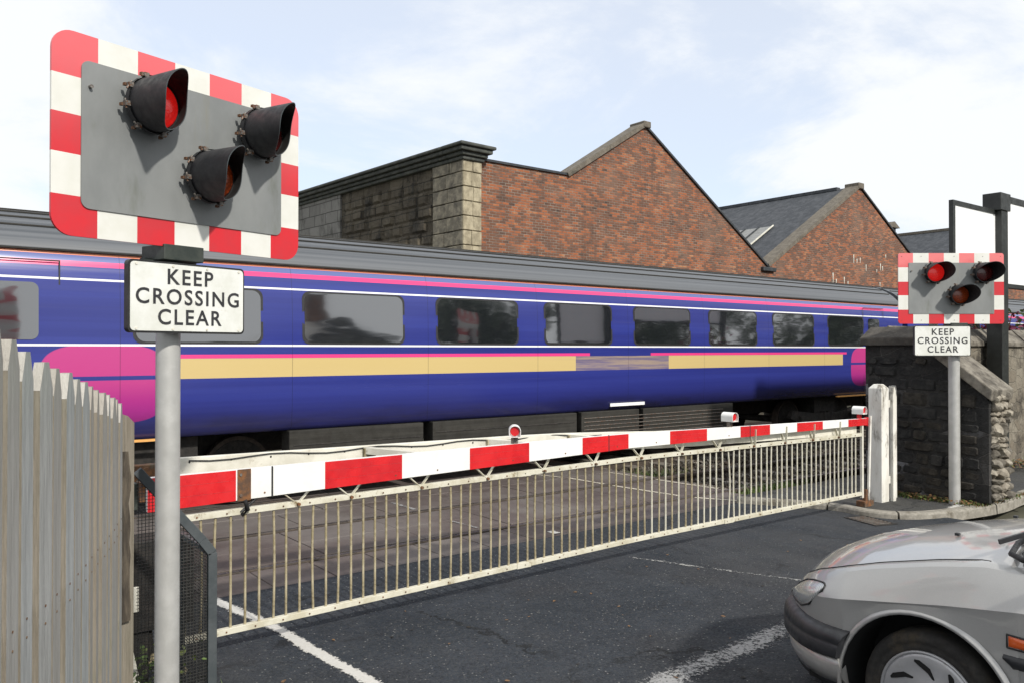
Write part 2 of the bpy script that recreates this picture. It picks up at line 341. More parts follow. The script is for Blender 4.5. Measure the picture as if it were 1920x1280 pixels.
o = build_uv(mb, 'pavement_marking'); o['kind'] = 'structure'

# crossing deck: panels between and beside the rails
RAILS = [6.99, 8.30, 9.98, 11.30]
mb = MB()
def panels(y0, y1, x0, x1, step, off):
    x = x0 - off
    while x < x1:
        a = max(x, x0) + .006; b = min(x + step, x1) - .006
        if b - a > .05: mb.box((a, y0, -.1), (b, y1, random.uniform(-.001, .003)), M['deck'])
        x += step
panels(6.36, 6.93, 0.6, 9.0, .54, .24); panels(7.09, 7.66, .6, 9.1, 1.08, .54); panels(7.67, 8.22, .6, 9.15, 1.08, .54)
panels(8.36, 9.13, .6, 9.2, 1.08, .2); panels(9.17, 9.90, .6, 9.2, 1.08, .7); panels(10.08, 11.22, .6, 9.2, 1.08, .2); panels(11.4, 12.6, .6, 9.2, 1.08, .2)
o = mb.build('crossing_deck', bevel=.004, seg=1); o['kind'] = 'structure'
mb = MB(); mb.box((.6, 6.4, -.14), (9.15, 12.6, -.055), M['groove']); o = mb.build('crossing_base'); o['kind'] = 'structure'
mb = MB()
for a, b, wd, m in [((5.05, 8.98), (5.05, 8.42), .10, 'line_mid'), ((5.03, 7.62), (5.06, 7.15), .08, 'line_mid'), ((5.56, 6.55), (5.56, 6.42), .12, 'line'),
                 ((7.84, 9.9), (8.05, 9.2), .09, 'line_deck'), ((8.09, 9.1), (8.12, 8.38), .09, 'line_deck'), ((8.12, 8.2), (8.24, 7.12), .09, 'line_deck'), ((8.3, 6.9), (8.55, 6.42), .09, 'line_deck'),
                 ((8.95, 9.1), (9.02, 8.40), .08, 'line_deck'), ((9.0, 8.2), (9.08, 7.15), .08, 'line_deck')]:
    strip(mb, a, b, wd, .0075, M[m])
o = build_uv(mb, 'crossing_marking'); o['kind'] = 'structure'
for i, ry in enumerate(RAILS):
    def f(mb, ry=ry):
        poly = [(-.07, -.14), (.07, -.14), (.07, -.125), (.012, -.11), (.01, -.04), (.034, -.03), (.034, 0), (.028, .008), (-.028, .008), (-.034, 0), (-.034, -.03), (-.01, -.04), (-.012, -.11), (-.07, -.125)]
        mb.prism([(ry+a, b) for a, b in poly], 'x', -60, 120, M['rail_rust'])
        mb.box((-60, ry-.026, .0085), (120, ry+.026, .0105), M['rail'])
    o = one('running_rail', f)
    tag(o, ['nearest rail set in the crossing deck in front of the train', 'second rail of the near track, just this side of the train', 'rail of the far track under the near wheels of the train', 'rail of the far track under the far side of the train'][i], 'rail', 'railway rails across the road')
mb = MB()
for trk in (7.645, 10.64):
    x = 9.45
    while x < 40:
        mb.box((x, trk-1.15, -.17), (x+.24, trk+1.15, -.085), M['sleeper']); x += .65
o = mb.build('railway_sleepers', bevel=.01, seg=1); o['kind'] = 'structure'
# loose ballast
mb = MB()
base = [Vector(v) for v in [(1,0,0),(-1,0,0),(0,1,0),(0,-1,0),(0,0,1),(0,0,-1)]]; of = [(0,2,4),(2,1,4),(1,3,4),(3,0,4),(2,0,5),(1,2,5),(3,1,5),(0,3,5)]
tb = [NT('ballast_brown').set((.06, .045, .032), .95).m, NT('ballast_grey').set((.085, .078, .068), .95).m, NT('ballast_dark').set((.03, .025, .02), .95).m]
for k in range(4200):
    y = random.uniform(6.45, 9.7); x = 9.2 + random.random()**1.6*11
    if any(abs(y-r) < .09 for r in RAILS): continue
    s = random.uniform(.018, .042); rot = Matrix.Rotation(random.uniform(0, 6), 3, Vector((random.random(), random.random(), random.random()+.1)).normalized())
    mb.add([rot @ Vector((v.x*s*random.uniform(.7, 1.3), v.y*s*random.uniform(.7, 1.3), v.z*s*random.uniform(.6, 1))) + Vector((x, y, -.105+random.uniform(0, .03))) for v in base], of, random.choice(tb))
o = mb.build('loose_ballast', normals=False); tag(o, 'loose brown and grey ballast stones beside the rails past the crossing', 'ballast', kind='stuff')

# drain grate in the gutter
def f(mb):
    mb.box((-.24, -.15, .0), (.24, -.12, .007), M['bogie']); mb.box((-.24, .12, .0), (.24, .15, .007), M['bogie']); mb.box((-.24, -.12, 0), (-.21, .12, .007), M['bogie']); mb.box((.21, -.12, 0), (.24, .12, .007), M['bogie'])
    for k in range(7): x = -.18 + k*.06; mb.box((x, -.12, .0), (x+.022, .12, .007), M['clamp'])
    mb.box((-.21, -.12, .001), (.21, .12, .003), M['groove'])
tag(one('drain_grate', f, loc=(8.72, 4.78, 0.001), rotz=R(72)), 'iron gully grate in the road at the foot of the curved kerb', 'drain grate')
def f(mb):
    n = 20; mb.prism([(.085*math.cos(2*math.pi*k/n), .085*math.sin(2*math.pi*k/n)) for k in range(n)], 'z', 0, .006, M['groove'])
    mb.prism([(.06*math.cos(2*math.pi*k/n), .06*math.sin(2*math.pi*k/n)) for k in range(n)], 'z', .006, .009, M['bogie'])
tag(one('valve_cover', f, loc=(6.35, 3.68, .001)), 'small round dark iron cover sunk in the road ahead of the car', 'cover')

# ------------------------------------------------------------------ signals
def border_mat(name, xs, zs, W, H, bw, style):
    """red and white bands round a plate; xs, zs = ascending boundaries, the colour alternates starting with red"""
    t = NT(name); x, y, z = t.sep()
    red = t.mix(t.ramp(t.noise(5, 5, .6), .35, .65), (.60, .020, .030), (.52, .03, .04))
    if style: red = t.mix(t.ramp(z, H*.35, H, 0, .55), red, (.78, .20, .22))       # sky glare painted in: the red turns pinker towards the top
    else: red = t.mix(t.ramp(t.math('ADD', z, t.math('MULTIPLY', t.noise(3, 4), .5)), H*.9, H*1.25, 0, .7), red, (.78, .25, .25))  # far board: the same sky glare painted in, its edge broken by noise
    white = t.mix(t.ramp(t.noise(4, 5), .4, .7), (.70, .70, .66), (.63, .63, .57))
    def alt(v, bs):
        acc = t.math('MULTIPLY', 0.0, 0.0)
        s_ = None
        for b in bs:
            g = t.math('GREATER_THAN', v, b); s_ = g if s_ is None else t.math('ADD', s_, g)
        return t.math('MODULO', s_, 2.0)
    inx = t.math('GREATER_THAN', t.math('ABSOLUTE', t.math('SUBTRACT', z, H/2)), H/2 - bw)
    a = alt(x, xs); b = alt(z, zs)
    f = t.math('ADD', t.math('MULTIPLY', a, inx), t.math('MULTIPLY', b, t.math('SUBTRACT', 1.0, inx)))
    c = t.mix(f, red, white); c = t.mix(t.ramp(t.noise(9, 8, .75, loc=(4, 4, 4)), .66, .8, 0, .6), c, (.35, .27, .20))
    t.set(c, .32); t.bump(t.noise(120, 2), .04, .002); return t.m
t = NT('signal_grey_panel'); x, y, z = t.sep()
c = t.mix(t.ramp(t.noise(3.5, 6, .65, (1, 1, .5)), .3, .7), (.17, .18, .18), (.22, .23, .228))
c = t.mix(t.ramp(t.noise(7, 7, .7, (1, 1, .10), loc=(3, 3, 3)), .56, .74, 0, .7), c, (.19, .185, .15))
c = t.mix(t.ramp(t.noise(4, 5, .65, (1, 1, .35), loc=(8, 1, 3)), .60, .78, 0, .6), c, (.075, .085, .045))
t.set(c, t.ramp(t.noise(6, 4), .3, .7, .4, .6)); t.bump(t.noise(90, 3), .08, .002); M['grey_panel'] = t.m
def lens_mat(name, col, em):
    t = NT(name); h = t.voro(70); c = t.mix(t.ramp(h, .1, .6), col, tuple(k*.55 for k in col)); t.set(c, .25, coat=.5, emis=(col, em)); t.bump(h, .4, .003); return t.m
M['lens_lit'] = lens_mat('red_lens_lit', (.62, .010, .008), .5); M['lens_dim'] = lens_mat('red_lens_unlit', (.11, .010, .009), .0); M['lens_amber'] = lens_mat('amber_lens_unlit', (.30, .045, .008), .03)

def signal(loc, head, base_drop, xs, zs, inner, style, labels, keep, pole_x, pole_r, ztop_keep):
    """local frame: x along the board, -y towards the viewer, z up; origin on the ground below the board's left edge"""
    W, H = 1.25, .834; zb = 2.359
    t_ = thing('crossing_signal', labels[0], 'crossing signal', loc, R(head), 'red and white railway crossing signals')
    def f(mb):
        mb.tube([(pole_x, .09, base_drop), (pole_x, .09, zb+.55)], pole_r, M['galv'], 28)
    one('pole', f, t_)
    def f(mb):
        mb.box((pole_x-.09, -.02, zb-.06), (pole_x+.11, .16, zb+.01), M['dark_green']); mb.tube([(pole_x-.13, .09, zb-.075), (pole_x+.13, .09, zb-.075)], .028, M['dark_green'], 10)
        mb.box((pole_x-.14, .008, zb+.1), (pole_x+.14, .05, zb+.2), M['dark_green']); mb.box((pole_x-.03, .012, zb+.0), (pole_x+.03, .046, zb+.55), M['dark_green'])
    one('mounting_bracket', f, t_, bevel=.004)
    one('pole_collar', lambda mb: mb.tube([(pole_x, .09, zb-.05), (pole_x, .09, zb-.11)], pole_r*1.25, M['dark_green'], 20), t_)
    bm_ = border_mat('signal_border_bands', xs, zs, W, H, inner[1], style)
    def f(mb):
        mb.prism(rrect(0, 0, W, H, .085 if style else .03, 8), 'y', -.006, .006, bm_)
    bd = one('backboard', f, t_, loc=(0, 0, zb), bevel=.0015, seg=1)
    def f(mb): mb.prism(rrect(inner[0], inner[1], W-inner[0], H-inner[1]*(.9 if style else 1), .035 if style else .006, 5), 'y', -.0125, -.0065, M['grey_panel'])
    one('grey_panel', f, bd, bevel=.0015, seg=1)
    pts = [(.15, H*.745)] + ([] if style else [(x_, z_) for x_ in (.04, .27, .66, 1.0, W-.04) for z_ in (.04, H-.04)])
    for px, pz in pts:
        def f(mb): mb.tube([(px, -.006, pz), (px, -.030 if pz == H*.745 else -.010, pz)], .0075 if pz == H*.745 else .004, M['clamp'], 8)
        one('fixing_screw', f, bd)
    for (lx, lz, lm, ll) in ((.412, H*(1-.333), 'lens_lit', 'lit red lamp at the left'), (.985, H*(1-.333), 'lens_dim', 'dark red lamp at the right'), (.70, H*(1-.645), 'lens_amber', 'amber lamp in the lower middle')):
        # housing
        def f(mb):
            mb.tube([(0, -.013, 0), (0, -.05, 0), (0, -.065, 0)], .1, M['hood_in'], 28, rs=[.09, .12, .12])
            mb.tube([(0, -.06, 0), (0, -.085, 0)], .124, M['hood'], 28, cap=False)
        hs = one('lamp', f, t_, loc=(lx-.012, 0, zb+lz+.042)); hs['label'] = ll; hs.rotation_euler.x = R(1.5)
        def f(mb):
            rows = []
            for i in range(7):
                a = i/6; r = .103*math.cos(a*math.pi/2*.98); rows.append([(r*math.cos(2*math.pi*k/28), -.085-.028*math.sin(a*math.pi/2), r*math.sin(2*math.pi*k/28)) for k in range(28)])
            mb.grid(rows, M[lm], closed=True)
            mb.tube([(0, -.07, 0), (0, -.084, 0)], .112, M['hood_in'], 28)
        one('lens', f, hs)
        def f(mb):
            def L(ph): c_ = (1+math.cos(ph-(R(-62) if style else R(42))))/2; s_ = c_*c_*(3-2*c_); return (.135 if style else .112) + (.205 if style else .215)*s_
            N = 64; rows_o = []; rows_i = []
            for q in (0, .12, .3, .5, .7, .85, 1):
                ro = []; ri = []
                for k in range(N):
                    ph = 2*math.pi*k/N; y_ = -.07 - (L(ph)-.07)*q; r = .117 - .003*q
                    ro.append((r*math.sin(ph), y_, r*math.cos(ph))); ri.append(((r-.004)*math.sin(ph), y_, (r-.004)*math.cos(ph)))
                rows_o.append(ro); rows_i.append(ri)
            mb.grid(rows_o, M['hood'], closed=True); mb.grid(rows_i, M['hood_in'], closed=True); mb.grid([rows_o[-1], rows_i[-1]], M['cage'], closed=True)
        one('hood', f, hs)
        for an in (-100, -62, -20, 35, 100, 160, 215):
            def f(mb):
                a = R(an); cx, cz_ = .126*math.sin(a), .126*math.cos(a); tx, tz = math.cos(a), -math.sin(a)
                mb.box((cx-.01, -.085, cz_-.01), (cx+.01, -.062, cz_+.01), M['clamp']); mb.tube([(cx-tx*.02+.006*math.sin(a), -.074, cz_-tz*.02), (cx+tx*.02+.006*math.sin(a), -.074, cz_+tz*.02)], .0045, M['clamp'], 6)
                mb.box((cx*1.08-.006, -.058, cz_*1.08-.006), (cx*1.08+.006, -.04, cz_*1.08+.006), M['rusty'])
            one('clamp', f, hs)
    # notice below
    x0, x1, z0, z1 = keep
    def f(mb):
        mb.prism(rrect(x0, z0, x1, z1, .022, 6), 'y', -.03, .0, M['black_rim'])
        mb.prism(rrect(x0+.009, z0+.009, x1-.009, z1-.009, .018, 6), 'y', -.0335, -.0305, M['sign_white'])
    nb = one('notice_board', f, t_); nb['label'] = 'white notice reading KEEP CROSSING CLEAR'
    kw = x1-x0; kh = z1-z0
    for i, (wd_, xs_) in enumerate((('KEEP', 1.0), ('CROSSING', 1.0), ('CLEAR', 1.0))):
        text_mesh(wd_, kh*.305, .001, M['letter'], nb, ((x0+x1)/2, -.0352, z1 - kh*(.215+.285*i)), bold=.012, sp=1.2)
    for k in range(4):
        for zz in (z0+.018, z1-.018):
            def f(mb): mb.tube([(x0+.035+(kw-.07)*k/3, -.033, zz), (x0+.035+(kw-.07)*k/3, -.037, zz)], .006, M['rear_white'], 8)
            one('rivet', f, nb)
    for zz in (z0+.07, z1-.07):
        def f(mb): mb.tube([(pole_x, .09, zz-.012), (pole_x, .09, zz+.012)], pole_r+.006, M['clamp'], 20)
        one('pipe_clip', f, t_)
    return t_
f0 = 3.25; r0 = -.565*3.25; th = R(HEAD)
def cw(fw, rt): return (fw*math.cos(th)+rt*math.sin(th), fw*math.sin(th)-rt*math.cos(th))
lx, ly = cw(f0, r0)
signal((lx, ly, 0), HEAD-34.9, -.05, [.188, .363, .541, .719, .897, 1.073], [.164, .334, .495+.0, .65], (.117, .118), 1,
       ['large near red and white railway crossing signal on grey pole by the pale timber fence'], (.308, .897, 1.972, 2.287), .572, .0535, 2.28)
# far signal: frontal board
tR = 9.7; xl = (1684.5-960)/FPX*tR
rx, ry = cw(tR, xl); zoff = (EYE+(655-607)/FPX*tR) - 2.359
sg = signal((rx, ry, zoff), HEAD-90, -2.30, [.175, .36, .54, .72, .90, 1.08], [.164, .334, .495, .665], (.12, .115), 0,
       ['smaller far railway crossing signal on pole before the blackened stone wall, left red lamp lit'], (.172, .840, 1.98, 2.335), .705, .0625, 2.3)

# ------------------------------------------------------------------ barrier
SC = (1.25+0, 9.25)
def ztop(x): return 1.148 + (1.16-1.148)*min(1, (x-1.25)/3) if x < 5.2 else 1.16 - (x-5.2)/4.05*.07
def zbot(x): return .948 + (x-1.25)/4.0*.082 if x < 5.25 else 1.03 - (x-5.25)/4*.018
def stop(x): return .882 + (x-1.49)/3.9*.05 if x < 5.4 else .932 - (x-5.4)/3.8*.03
def sbot(x): return .15 + (x-1.6)/3.8*.06 if x < 5.4 else .21
BY = 5.1
root = thing('level_crossing_barrier', 'lowered red and white crossing barrier with hanging barred skirt across the road', 'barrier', (1.0, BY+.05, 0))
rx0 = root.location.copy()
def loc_build(name, f, parent=root, **k):       # parts modelled in world space, then moved under their parent at the same place
    mb = MB(); f(mb); off = parent.matrix_world.translation.copy() if False else rx0
    mb.v = [v - off for v in mb.v]; return mb.build(name, parent, **k)
bounds = [1.25, 1.78, 2.36, 3.02, 3.62, 4.21, 4.82, 5.25, 5.82, 6.34, 6.87, 7.41, 7.92, 8.42, 8.88, 9.25]
# beam as a tapering hollow section of white aluminium with the red reflective bands proud of it
def f(mb):
    xs = [1.25 + 8.0*k/24 for k in range(25)]; rows = []
    for x in xs:
        a, b = zbot(x), ztop(x); d = .055 if x < 5.3 else .045
        rows.append([(x, BY, a), (x, BY, b), (x, BY+d, b), (x, BY+d, a)])
    mb.grid(rows, M['boom_white'], smooth=False, closed=True); mb.add(rows[0], [(0, 1, 2, 3)], M['boom_white']); mb.add(rows[-1], [(0, 1, 2, 3)], M['boom_white'])
    for x in (2.0, 5.0, 6.99): mb.box((x-.006, BY-.004, zbot(x)-.004), (x+.006, BY+.004, ztop(x)+.004), M['seal'])
    for x in (1.95, 3.25, 4.5, 5.6, 6.65, 2.9, 3.95, 5.1): mb.tube([(x, BY+.001, zbot(x)+.03), (x, BY-.004, zbot(x)+.03)], .006, M['rusty'], 8)
boom = loc_build('boom', f, bevel=.003, seg=1)
def px2x(px, Y=BY): u_ = (px-960)/FPX; t_ = Y/(math.sin(th)-u_*math.cos(th)); return t_*(math.cos(th)+u_*math.sin(th))
reds = [(278, 443), (610, 754), (881, 992), (1092, 1178), (1256, 1325), (1388, 1443), (1494, 1542), (1590, 1626)]
for i, (a, b) in enumerate(reds):
    def f(mb):
        x0, x1 = px2x(a), px2x(b); n = 3
        for s_ in range(n):
            z0a = zbot(x0)+(ztop(x0)-zbot(x0))*s_/n; z1a = zbot(x0)+(ztop(x0)-zbot(x0))*(s_+1)/n; z0b = zbot(x1)+(ztop(x1)-zbot(x1))*s_/n; z1b = zbot(x1)+(ztop(x1)-zbot(x1))*(s_+1)/n
            e = .0005; y = BY-.0025
            mb.add([(x0, y, z0a+e), (x1, y, z0b+e), (x1, y, z1b-e), (x0, y, z1a-e), (x0, BY-.0004, z0a+e), (x1, BY-.0004, z0b+e), (x1, BY-.0004, z1b-e), (x0, BY-.0004, z1a-e)],
                   [(0,1,2,3),(4,7,6,5),(0,4,5,1),(3,2,6,7),(0,3,7,4),(1,5,6,2)], M['boom_red'])
    o = loc_build('red_band', f, boom); 
def f(mb):
    x0, x1 = 1.775, 1.86
    mb.box((x0, BY-.006, zbot(x0)-.003), (x1, BY-.0005, ztop(x1)+.002), M['rusty'])
    for z_ in (.99, 1.12): mb.tube([(x0+.02, BY, z_), (x0+.02, BY-.014, z_)], .009, M['clamp'], 8)
loc_build('rusty_joint_plate', f, boom)
# rear beam, spliced to the front one with diagonal ties
def ry_(x):
    P_ = [(1, 5.93), (4.6, 5.58), (5.9, 5.20), (9.3, 5.16)]
    for (a, p), (b, q) in zip(P_, P_[1:]):
        if x <= b: return p + (q-p)*(x-a)/(b-a)
    return 5.16
def f(mb):
    rows = []
    for k in range(17):
        x = 1.52 + 7.6*k/16; y = ry_(x); b = 1.155 if x < 5 else 1.155-(x-5)*.022
        rows.append([(x, y, b-.16), (x, y, b), (x, y+.05, b), (x, y+.05, b-.16)])
    mb.grid(rows, M['rear_white'], smooth=False, closed=True); mb.add(rows[0], [(0, 1, 2, 3)], M['rear_white']); mb.add(rows[-1], [(0, 1, 2, 3)], M['rear_white'])
    for k in range(13): x = 1.7+k*.28; mb.box((x, ry_(x)-.006, 1.115), (x+.012, ry_(x), 1.13), M['seal'])
loc_build('rear_beam', f, bevel=.003, seg=1)
def f(mb):
    pts = [(1.7+k*.14, ry_(1.7+k*.14)-.008, 1.135-.012*math.sin(k*1.1)) for k in range(26)]; mb.tube(pts, .005, M['seal'], 6)
loc_build('cable', f)
for x0, x1 in ((3.25, 3.0), (4.35, 4.1), (5.05, 4.9)):
    def f(mb):
        mb.bar((x0, BY+.05, 1.11), (x1, ry_(x1), 1.12), .06, .05, M['rear_white']); mb.box((x1-.03, ry_(x1)-.03, 1.06), (x1+.07, ry_(x1), 1.14), M['bar'])
    loc_build('cross_tie', f)
def f(mb):
    mb.box((1.0, 5.84, .97), (1.52, 5.92, 1.13), M['rusty']); mb.box((.82, 5.2, .95), (1.22, 5.95, 1.11), M['dark_green'])
    mb.box((1.22, 5.16, 1.0), (1.34, 5.26, 1.12), M['rusty'])
    for x in (1.1, 1.25, 1.4): mb.tube([(x, 5.84, 1.07), (x, 5.815, 1.07)], .02, M['rusty'], 8)
    mb.tube([(1.42, 5.84, 1.08), (1.42, 5.82, 1.08)], .035, M['rusty'], 10)
loc_build('pivot_arm', f, bevel=.006)
def f(mb):
    mb.box((.35, 4.80, -.02), (1.0, 5.55, .78), M['dark_green']); mb.box((.33, 4.78, .78), (1.02, 5.57, .82), M['dark_green']); mb.box((1.0, 4.84, .34), (1.44, 5.06, .84), M['bogie']); mb.box((1.06, 4.86, -.02), (1.20, 5.0, .34), M['bogie'])
    mb.tube([(.9, 4.7, .9), (.9, 5.7, .9)], .07, M['rusty'], 14); mb.box((1.02, 4.825, .46), (1.14, 4.835, .60), M['rear_white'])
    mb.tube([(1.08, 4.9, .38), (1.2, 4.92, .33), (1.22, 4.95, .1)], .035, M['bogie'], 10)
    mb.bar((1.02, 4.9, .3), (1.42, 4.95, .02), .03, .06, M['bar']); mb.bar((1.05, 4.85, .45), (1.15, 4.85, -.02), .04, .04, M['rear_white'])
loc_build('operating_machine', f, bevel=.01)
def f(mb):
    mb.tube([(.78, 5.62, 1.0), (.78, 5.62, 1.28)], .07, M['dark_green'], 14); mb.tube([(.78, 5.62, 1.28), (.78, 5.62, 1.33)], .07, M['dark_green'], 14, rs=[.07, .035])
loc_build('green_pot', f)
# skirt rails, bars and hangers
def railpart(fn, lo, name):
    def f(mb):
        rows = []
        for k in range(21):
            x = lo + (9.17-lo)*k/20; z_ = fn(x); h = .019
            rows.append([(x, BY+.01, z_-h), (x, BY+.01, z_+h), (x, BY+.05, z_+h), (x, BY+.05, z_-h)])
        mb.grid(rows, M['skirt'], smooth=False, closed=True); mb.add(rows[0], [(0,1,2,3)], M['skirt']); mb.add(rows[-1], [(0,1,2,3)], M['skirt'])
        k = 0; x = lo+.05
        while x < 9.1:
            mb.tube([(x, BY+.011, fn(x)), (x, BY+.004, fn(x))], .0055, M['rusty'], 6); x += .14 if name == 'x' else .182
        for x in (4.05, 6.64): mb.box((x-.05, BY+.004, fn(x)-.022), (x+.09, BY+.0095, fn(x)+.022), M['skirt'])
    return loc_build(name, f, bevel=.002, seg=1)
railpart(stop, 1.3, 'top_rail'); railpart(sbot, 1.3, 'bottom_rail')
def barmesh(bend, bm_='bar'):
    mb = MB(); h = 1.0; pts = [(bend*math.sin(math.pi*q), 0, q*h) for q in (0, .2, .4, .5, .6, .8, 1)]
    mb.tube(pts, .0085, M[bm_] , 8, cap=False); me = mb.build('bar'); return me
protos = [barmesh(b) for b in (0, .006, -.008)] + [barmesh(.028, 'skirt')] + [barmesh(b, 'skirt') for b in (0, .006, -.008)]
def far_bar(): return None
x = 1.38; i = 0
while x < 9.12:
    if abs(x-6.64) < .05: src = protos[3]
    elif i % 5 == 2: src = protos[1]
    elif i % 7 == 3: src = protos[2]
    else: src = protos[0]
    if src is not protos[3] and x > 5.2 + 1.2*random.random(): src = protos[protos.index(src)+4]
    o = src.copy(); COL.objects.link(o); o.parent = root
    o.location = Vector((x+random.uniform(-.006, .006), BY+.03, sbot(x))) - rx0; o.scale = (1, 1, stop(x)-sbot(x)); x += .0912; i += 1
for p in protos: bpy.data.objects.remove(p)
for nx in (2.18, 2.56, 3.12, 3.71, 4.28, 4.85, 5.41, 5.96, 6.52, 7.06, 7.6, 8.12, 8.64):
    def f(mb):
        z_ = stop(nx); far = nx > 6.8; dz = zbot(nx)
        mb.bar((nx, BY+.02, z_), (nx-(.12 if not far else .04), BY+.028, dz+.02), .006, .026, M['skirt'], up=(0, 1, 0))
        if far: mb.bar((nx, BY-.006, z_), (nx+.012, BY-.006, dz+.07), .006, .026, M['skirt'], up=(0, 1, 0))
        else: mb.bar((nx, BY+.026, z_), (nx+.15, BY+.09, dz+.03), .006, .024, M['skirt'], up=(0, 1, 0))
        mb.tube([(nx, BY-.010, z_), (nx, BY+.02, z_)], .011, M['rusty'], 8)
    loc_build('hanger', f)
def f(mb):
    mb.tube([(1.82, BY-.01, zbot(1.82)-.0), (1.84, BY-.01, stop(1.8)+.01), (1.80, BY-.01, stop(1.8)-.02)], .014, M['seal'], 8); mb.tube([(1.80, BY+.0, stop(1.8)), (1.93, BY+.03, zbot(1.9)+.01)], .009, M['seal'], 8)
loc_build('black_strap', f)
def f(mb):
    mb.bar((9.16, BY+.02, .16), (9.16, BY+.02, 1.02), .035, .03, M['rear_white'], up=(0, 1, 0)); mb.bar((9.23, BY-.02, .13), (9.28, BY-.02, 1.12), .03, .025, M['post_white'], up=(0, 1, 0))
    mb.box((9.1, BY-.05, .065), (9.3, BY+.06, .13), M['rusty']); mb.bar((9.19, BY, .10), (9.21, BY, .26), .045, .04, M['rusty'], up=(0, 1, 0))
    mb.tube([(9.29, BY+.02, 1.0), (9.29, BY+.02, 1.1)], .04, M['boom_red'], 12)
loc_build('tip_support', f, bevel=.003)
for lxp, ang in ((px2x(968), -36), (px2x(1371), 0), (px2x(1614), 0)):
    zb_ = ztop(lxp)
    def f(mb):
        T = Matrix.Translation(Vector((lxp, BY+.02, zb_+.10)) - rx0) @ Matrix.Rotation(R(ang), 4, 'Z')
        prof = [(-.045, -.045), (.045, -.045), (.047, .005)] + [(.047*math.cos(R(a)), .005+.042*math.sin(R(a))) for a in range(15, 180, 15)] + [(-.047, .005)]
        n_ = len(prof)
        mb.prism(prof, 'y', -.035, .07, M['boom_white'], T)
        inner_ = [(a*.9, b*.9) for a, b in prof]
        mb.add([(a, -.07, b) for a, b in prof] + [(a, -.035, b) for a, b in prof] + [(a, -.07, b) for a, b in inner_] + [(a, -.035, b) for a, b in inner_],
               [(i, (i+1) % n_, n_+(i+1) % n_, n_+i) for i in range(n_)] + [(2*n_+i, 3*n_+i, 3*n_+(i+1) % n_, 2*n_+(i+1) % n_) for i in range(n_)] + [(i, 2*n_+i, 2*n_+(i+1) % n_, (i+1) % n_) for i in range(n_)], M['boom_white'], T=T)
    ob = MB(); f(ob); lo_ = ob.build('warning_lamp', root, bevel=.001, seg=1)
    def f(mb):
        T = Matrix.Translation(Vector((lxp, BY+.02, zb_+.10)) - rx0) @ Matrix.Rotation(R(ang), 4, 'Z')
        mb.prism([(.036*math.cos(R(a)), .002+.036*math.sin(R(a))) for a in range(0, 360, 20)], 'y', -.052, -.0355, M['boom_red'], T)
    ob = MB(); f(ob); ob.build('lens', lo_)
    def f(mb):
        m_ = M['boom_red'] if lxp > 9 else M['clamp']
        mb.box((lxp-.022, BY+.005, zb_-.0), (lxp+.022, BY+.04, zb_+.056), m_)
    ob = MB(); f(ob); ob.v = [v-rx0 for v in ob.v]; ob.build('stem', lo_)

# ------------------------------------------------------------------ mesh guard round the machine
cg = thing('mesh_guard', 'dark steel frame with wire mesh guarding the barrier machine beside the timber fence', 'guard', (1.0, 4.27, 0))
def f(mb):
    P = [(0, 0), (.36, 0), (.36, .86), (.31, .93), (0, 1.31)]
    for a, b in ((1, 2), (2, 3), (3, 4)):
        p, q = P[a], P[b]; mb.bar((p[0], 0, p[1]), (q[0], 0, q[1]), .012, .045, M['cage'], up=(0, 1, 0) if False else (1, 0, .001))
        mb.bar((p[0], .012, p[1]), (q[0], .012, q[1]), .045, .03, M['cage'], up=(0, 1, 0))
    mb.bar((.36, 0, .86), (.36, .55, .86), .04, .03, M['cage']); mb.bar((.36, .55, 0), (.36, .55, .86), .04, .03, M['cage'], up=(0, 1, 0)); mb.bar((0, 0, .04), (.36, 0, .04), .03, .03, M['cage'])
one('frame', f, cg, bevel=.002, seg=1)
def f(mb):
    r = .0013; y = .02
    def top(x_): return 1.31 - x_/.31*.38 if x_ < .31 else .93 - (x_-.31)/.05*.07
    x_ = .008
    while x_ < .36: mb.bar((x_, y, 0), (x_, y, top(x_)), r*2, r*2, M['mesh'], up=(0, 1, 0)); x_ += .0165
    z_ = .01
    while z_ < 1.3:
        xe = .36 if z_ < .86 else max(0, .31*(1.31-z_)/.38)
        if xe > .01: mb.bar((0, y-.002, z_), (xe, y-.002, z_), r*2, r*2, M['mesh'])
        z_ += .0165
    y_ = .01
    while y_ < .54: mb.bar((.36, y_, 0), (.36, y_, .85), r*2, r*2, M['mesh'], up=(0, 1, 0)); y_ += .0165
    z_ = .01
    while z_ < .85: mb.bar((.358, 0, z_), (.358, .54, z_), r*2, r*2, M['mesh']); z_ += .0165
one('wire_mesh', f, cg, normals=False)

# ------------------------------------------------------------------ timber paling fence on the left
def woodmat(name, c1, c2, g):
    t = NT(name); oi = t.n('ShaderNodeObjectInfo')
    c = t.mix(t.ramp(t.noise(9, 7, .75, (7, 7, .30)), .32, .68), c1, c2)
    c = t.mix(t.ramp(t.noise(3, 3, .5, (1, 1, .4)), .45, .7, 0, .5), c, g)
    c = t.mix(t.ramp(oi.outputs['Random'], 0, 1, 0, .55), c, (.25, .215, .17))
    c = t.mix(t.ramp(t.noise(13, 3, .6, (1, 1, .5), loc=(4, 0, 2)), .70, .76, 0, .8), c, (.10, .07, .045))
    c = t.mix(t.ramp(t.noise(16, 5, .8, (5, 5, .10), loc=(1, 6, 2)), .60, .68, 0, .75), c, tuple(k*.38 for k in c1))
    c = t.mix(t.ramp(t.noise(1.3, 5, .7, loc=(8, 2, 5)), .50, .72, 0, .55), c, (.15, .16, .11))
    t.set(c, .85); t.bump(t.noise(30, 6, .7, (6, 6, .3)), .9, .006); return t.m
